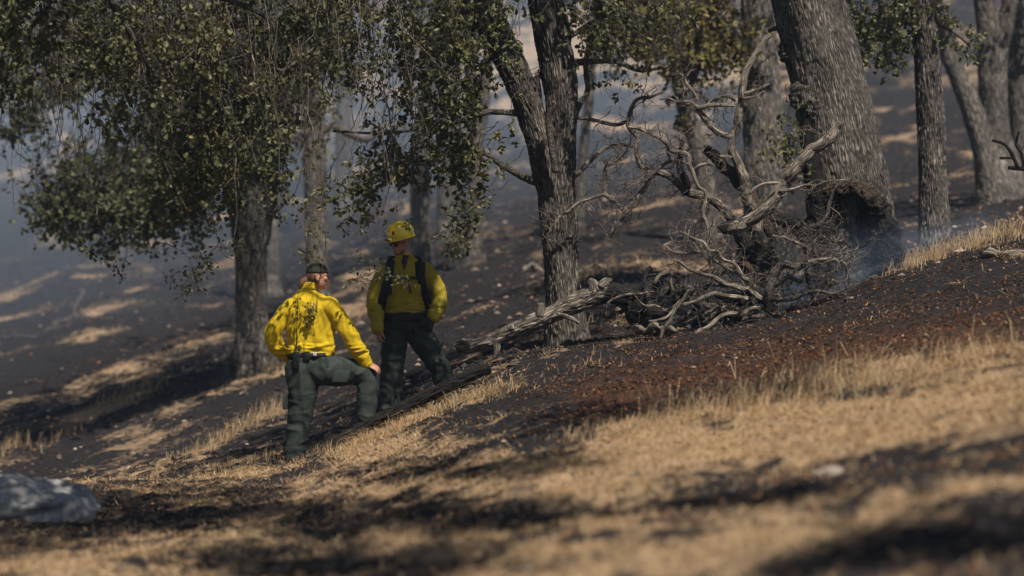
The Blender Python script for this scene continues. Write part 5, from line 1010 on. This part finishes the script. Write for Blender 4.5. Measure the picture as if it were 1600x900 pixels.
    me = g.build('grass_stalk', M['straw'], None).data; a = me.attributes.new('lv', 'FLOAT', 'POINT'); a.data.foreach_set('value', np.full(len(me.vertices), .7, np.float32)); tag(bpy.data.objects['grass_stalk'], 'two tall dry stalks under the raised knee of the capped firefighter', 'grass stalk')
grass()
def litter():
    g = Geo()
    def put(n, pxr, dr, fn, sz, lo, hi, lift=.012):
        x, y, z = sample(n, pxr, dr); k = RNG.uniform(size=n) < fn(x, y, z); x, y, z = x[k], y[k], z[k]; m = len(x); C = np.stack([x, y, z+lift*RNG.uniform(0, 1, m)], -1); D = np.stack([RNG.normal(size=m), RNG.normal(size=m), RNG.normal(size=m)*.35], -1); leaves(g, C, D, sz, RNG.uniform(lo, hi, m), False)
    red = lambda x, y, z: strokes(*proj(x, y, z), [([(900, 625), (1150, 578), (1400, 540), (1600, 515)], 38, 1.1), ([(1000, 560), (1300, 510), (1500, 470)], 16, .7)])
    put(60000, (700, 1750), (15, 31), lambda x, y, z: np.clip(1.35*red(x, y, z)*1.2*(.5+1.8*fbm(np.stack([x*1.2, y*.9, 0*x], -1), 3)), 0, 1), .024, .0, .86)
    put(90000, (-150, 1750), (8.5, 30), lambda x, y, z: np.where((y < 20) | (x < -.5), .3, .12), .028, .15, .95)
    put(20000, (900, 1750), (22, 33), lambda x, y, z: np.clip(.3+.9*fbm(np.stack([x*1.7, y, 0*x], -1), 3), 0, 1), .034, 0, .6)
    put(30000, (-200, 1800), (29, 80), lambda x, y, z: .45+0*x, .055, .1, .93)
    o = g.build('leaf_litter', M['litter'], None, False); tag(o, 'fallen brown and reddish oak leaves strewn over the ash', kind='stuff')
    # clods of ash, charcoal and pale soil
    v0 = np.array([[1, 0, 0], [-1, 0, 0], [0, 1, 0], [0, -1, 0], [0, 0, 1], [0, 0, -1]], float); f0 = np.array([[0, 2, 4], [2, 1, 4], [1, 3, 4], [3, 0, 4], [2, 0, 5], [1, 2, 5], [3, 1, 5], [0, 3, 5]])
    g = Geo()
    for n, dr, s in ((12000, (8.5, 33), (.004, .02)), (14000, (29, 90), (.02, .06))):
        x, y, z = sample(n, (-200, 1800), dr); S = RNG.uniform(*s, (n, 1, 1))*RNG.uniform(.3, 1, (n, 1, 1)); a = RNG.uniform(0, 6.28, n)
        R = np.zeros((n, 3, 3)); R[:, 0, 0] = np.cos(a); R[:, 0, 1] = -np.sin(a); R[:, 1, 0] = np.sin(a); R[:, 1, 1] = np.cos(a); R[:, 2, 2] = 1
        V = np.einsum('nij,vj->nvi', R, v0)*S*RNG.uniform(.5, 1.5, (n, 6, 1))*np.array([1.3, 1, .7])+np.stack([x, y, z+.006], -1)[:, None]; g.add(V.reshape(-1, 3), [(np.arange(n)[:, None, None]*6+f0[None]).reshape(-1, 3)], lv=np.repeat(RNG.uniform(0, 1, n)**1.6, 6))
    o = g.build('clods', M['clod'], None, False); tag(o, 'crumbs of charcoal and pale soil over the slope', kind='stuff')
def clod_mat():
    m, nt, b = mat('soil_crumbs'); nt.links.new(ramp(nt, attr(nt, 'lv').outputs['Fac'], [(0, (.012, .011, .011)), (.6, (.06, .05, .045)), (.9, (.2, .145, .1)), (1, (.42, .33, .26))]), b.inputs['Base Color']); b.inputs['Roughness'].default_value = .95; return m
M['clod'] = clod_mat(); litter()
# ------------------------------------------------------------------ smoke rising from the ash
def smoke():
    bm = bmesh.new(); bmesh.ops.create_icosphere(bm, subdivisions=4, radius=1); me = bpy.data.meshes.new('smoke'); bm.to_mesh(me); bm.free(); o = obj('smoke', me); o.location = Vector(pt(1310, 432, 31.0)); o.scale = (2.2, 1.3, .6)
    o.rotation_euler = (0, -.28, 0)
    m = bpy.data.materials.new('blue_smoke'); m.use_nodes = True; nt = m.node_tree; nt.nodes.clear(); out = nt.nodes.new('ShaderNodeOutputMaterial'); v = nt.nodes.new('ShaderNodeVolumePrincipled'); v.inputs['Color'].default_value = (.5, .68, .95, 1)
    tc = nt.nodes.new('ShaderNodeTexCoord'); ln = nt.nodes.new('ShaderNodeVectorMath'); ln.operation = 'LENGTH'; nt.links.new(tc.outputs['Object'], ln.inputs[0])
    fall = mth(nt, 'SUBTRACT', 1.0, ln.outputs['Value'], True); nz = mth(nt, 'MULTIPLY', mth(nt, 'SUBTRACT', noise(nt, tc.outputs['Object'], 2.2, 4, .6, .8), .42, True), 4.)
    nt.links.new(mth(nt, 'MULTIPLY', mth(nt, 'MULTIPLY', fall, nz), .5), v.inputs['Density']); nt.links.new(v.outputs[0], out.inputs['Volume']); me.materials.append(m); tag(o, 'wisp of blue smoke rising from the ash beside the hollow oak', kind='stuff')
smoke()
#</C>


#@@END@@
def haze():
    bm = bmesh.new(); bmesh.ops.create_cube(bm, size=1); me = bpy.data.meshes.new('haze'); bm.to_mesh(me); bm.free()
    o = obj('haze', me); o.scale = (520, 380, 46); o.location = (0, 130, 15)
    m = bpy.data.materials.new('smoky_haze'); m.use_nodes = True; nt = m.node_tree; nt.nodes.clear()
    out = nt.nodes.new('ShaderNodeOutputMaterial'); v = nt.nodes.new('ShaderNodeVolumePrincipled')
    v.inputs['Color'].default_value = (.62, .78, 1.0, 1); v.inputs['Density'].default_value = .0005; v.inputs['Anisotropy'].default_value = .2
    nt.links.new(v.outputs[0], out.inputs['Volume']); me.materials.append(m); tag(o, 'thin bluish smoke haze hanging over the whole hillside', kind='stuff')
haze()

def smoke_bank(label, c, r, dens):
    bm = bmesh.new(); bmesh.ops.create_icosphere(bm, subdivisions=5, radius=1); me = bpy.data.meshes.new('smoke'); bm.to_mesh(me); bm.free(); o = obj('smoke', me); o.location = c; o.scale = r
    m = bpy.data.materials.new('drifting_smoke'); m.use_nodes = True; nt = m.node_tree; nt.nodes.clear(); out = nt.nodes.new('ShaderNodeOutputMaterial'); v = nt.nodes.new('ShaderNodeVolumePrincipled')
    v.inputs['Color'].default_value = (.6, .76, .97, 1); v.inputs['Density'].default_value = dens; nt.links.new(v.outputs[0], out.inputs['Volume']); me.materials.append(m); tag(o, label, kind='stuff')
smoke_bank('blue-grey smoke drifting over the burnt hollow behind the trees', (-37, 84, 6), (45, 47, 16), .0065)
smoke_bank('thin smoke lying over the upper slope', (6, 100, 10), (60, 50, 20), .0004)
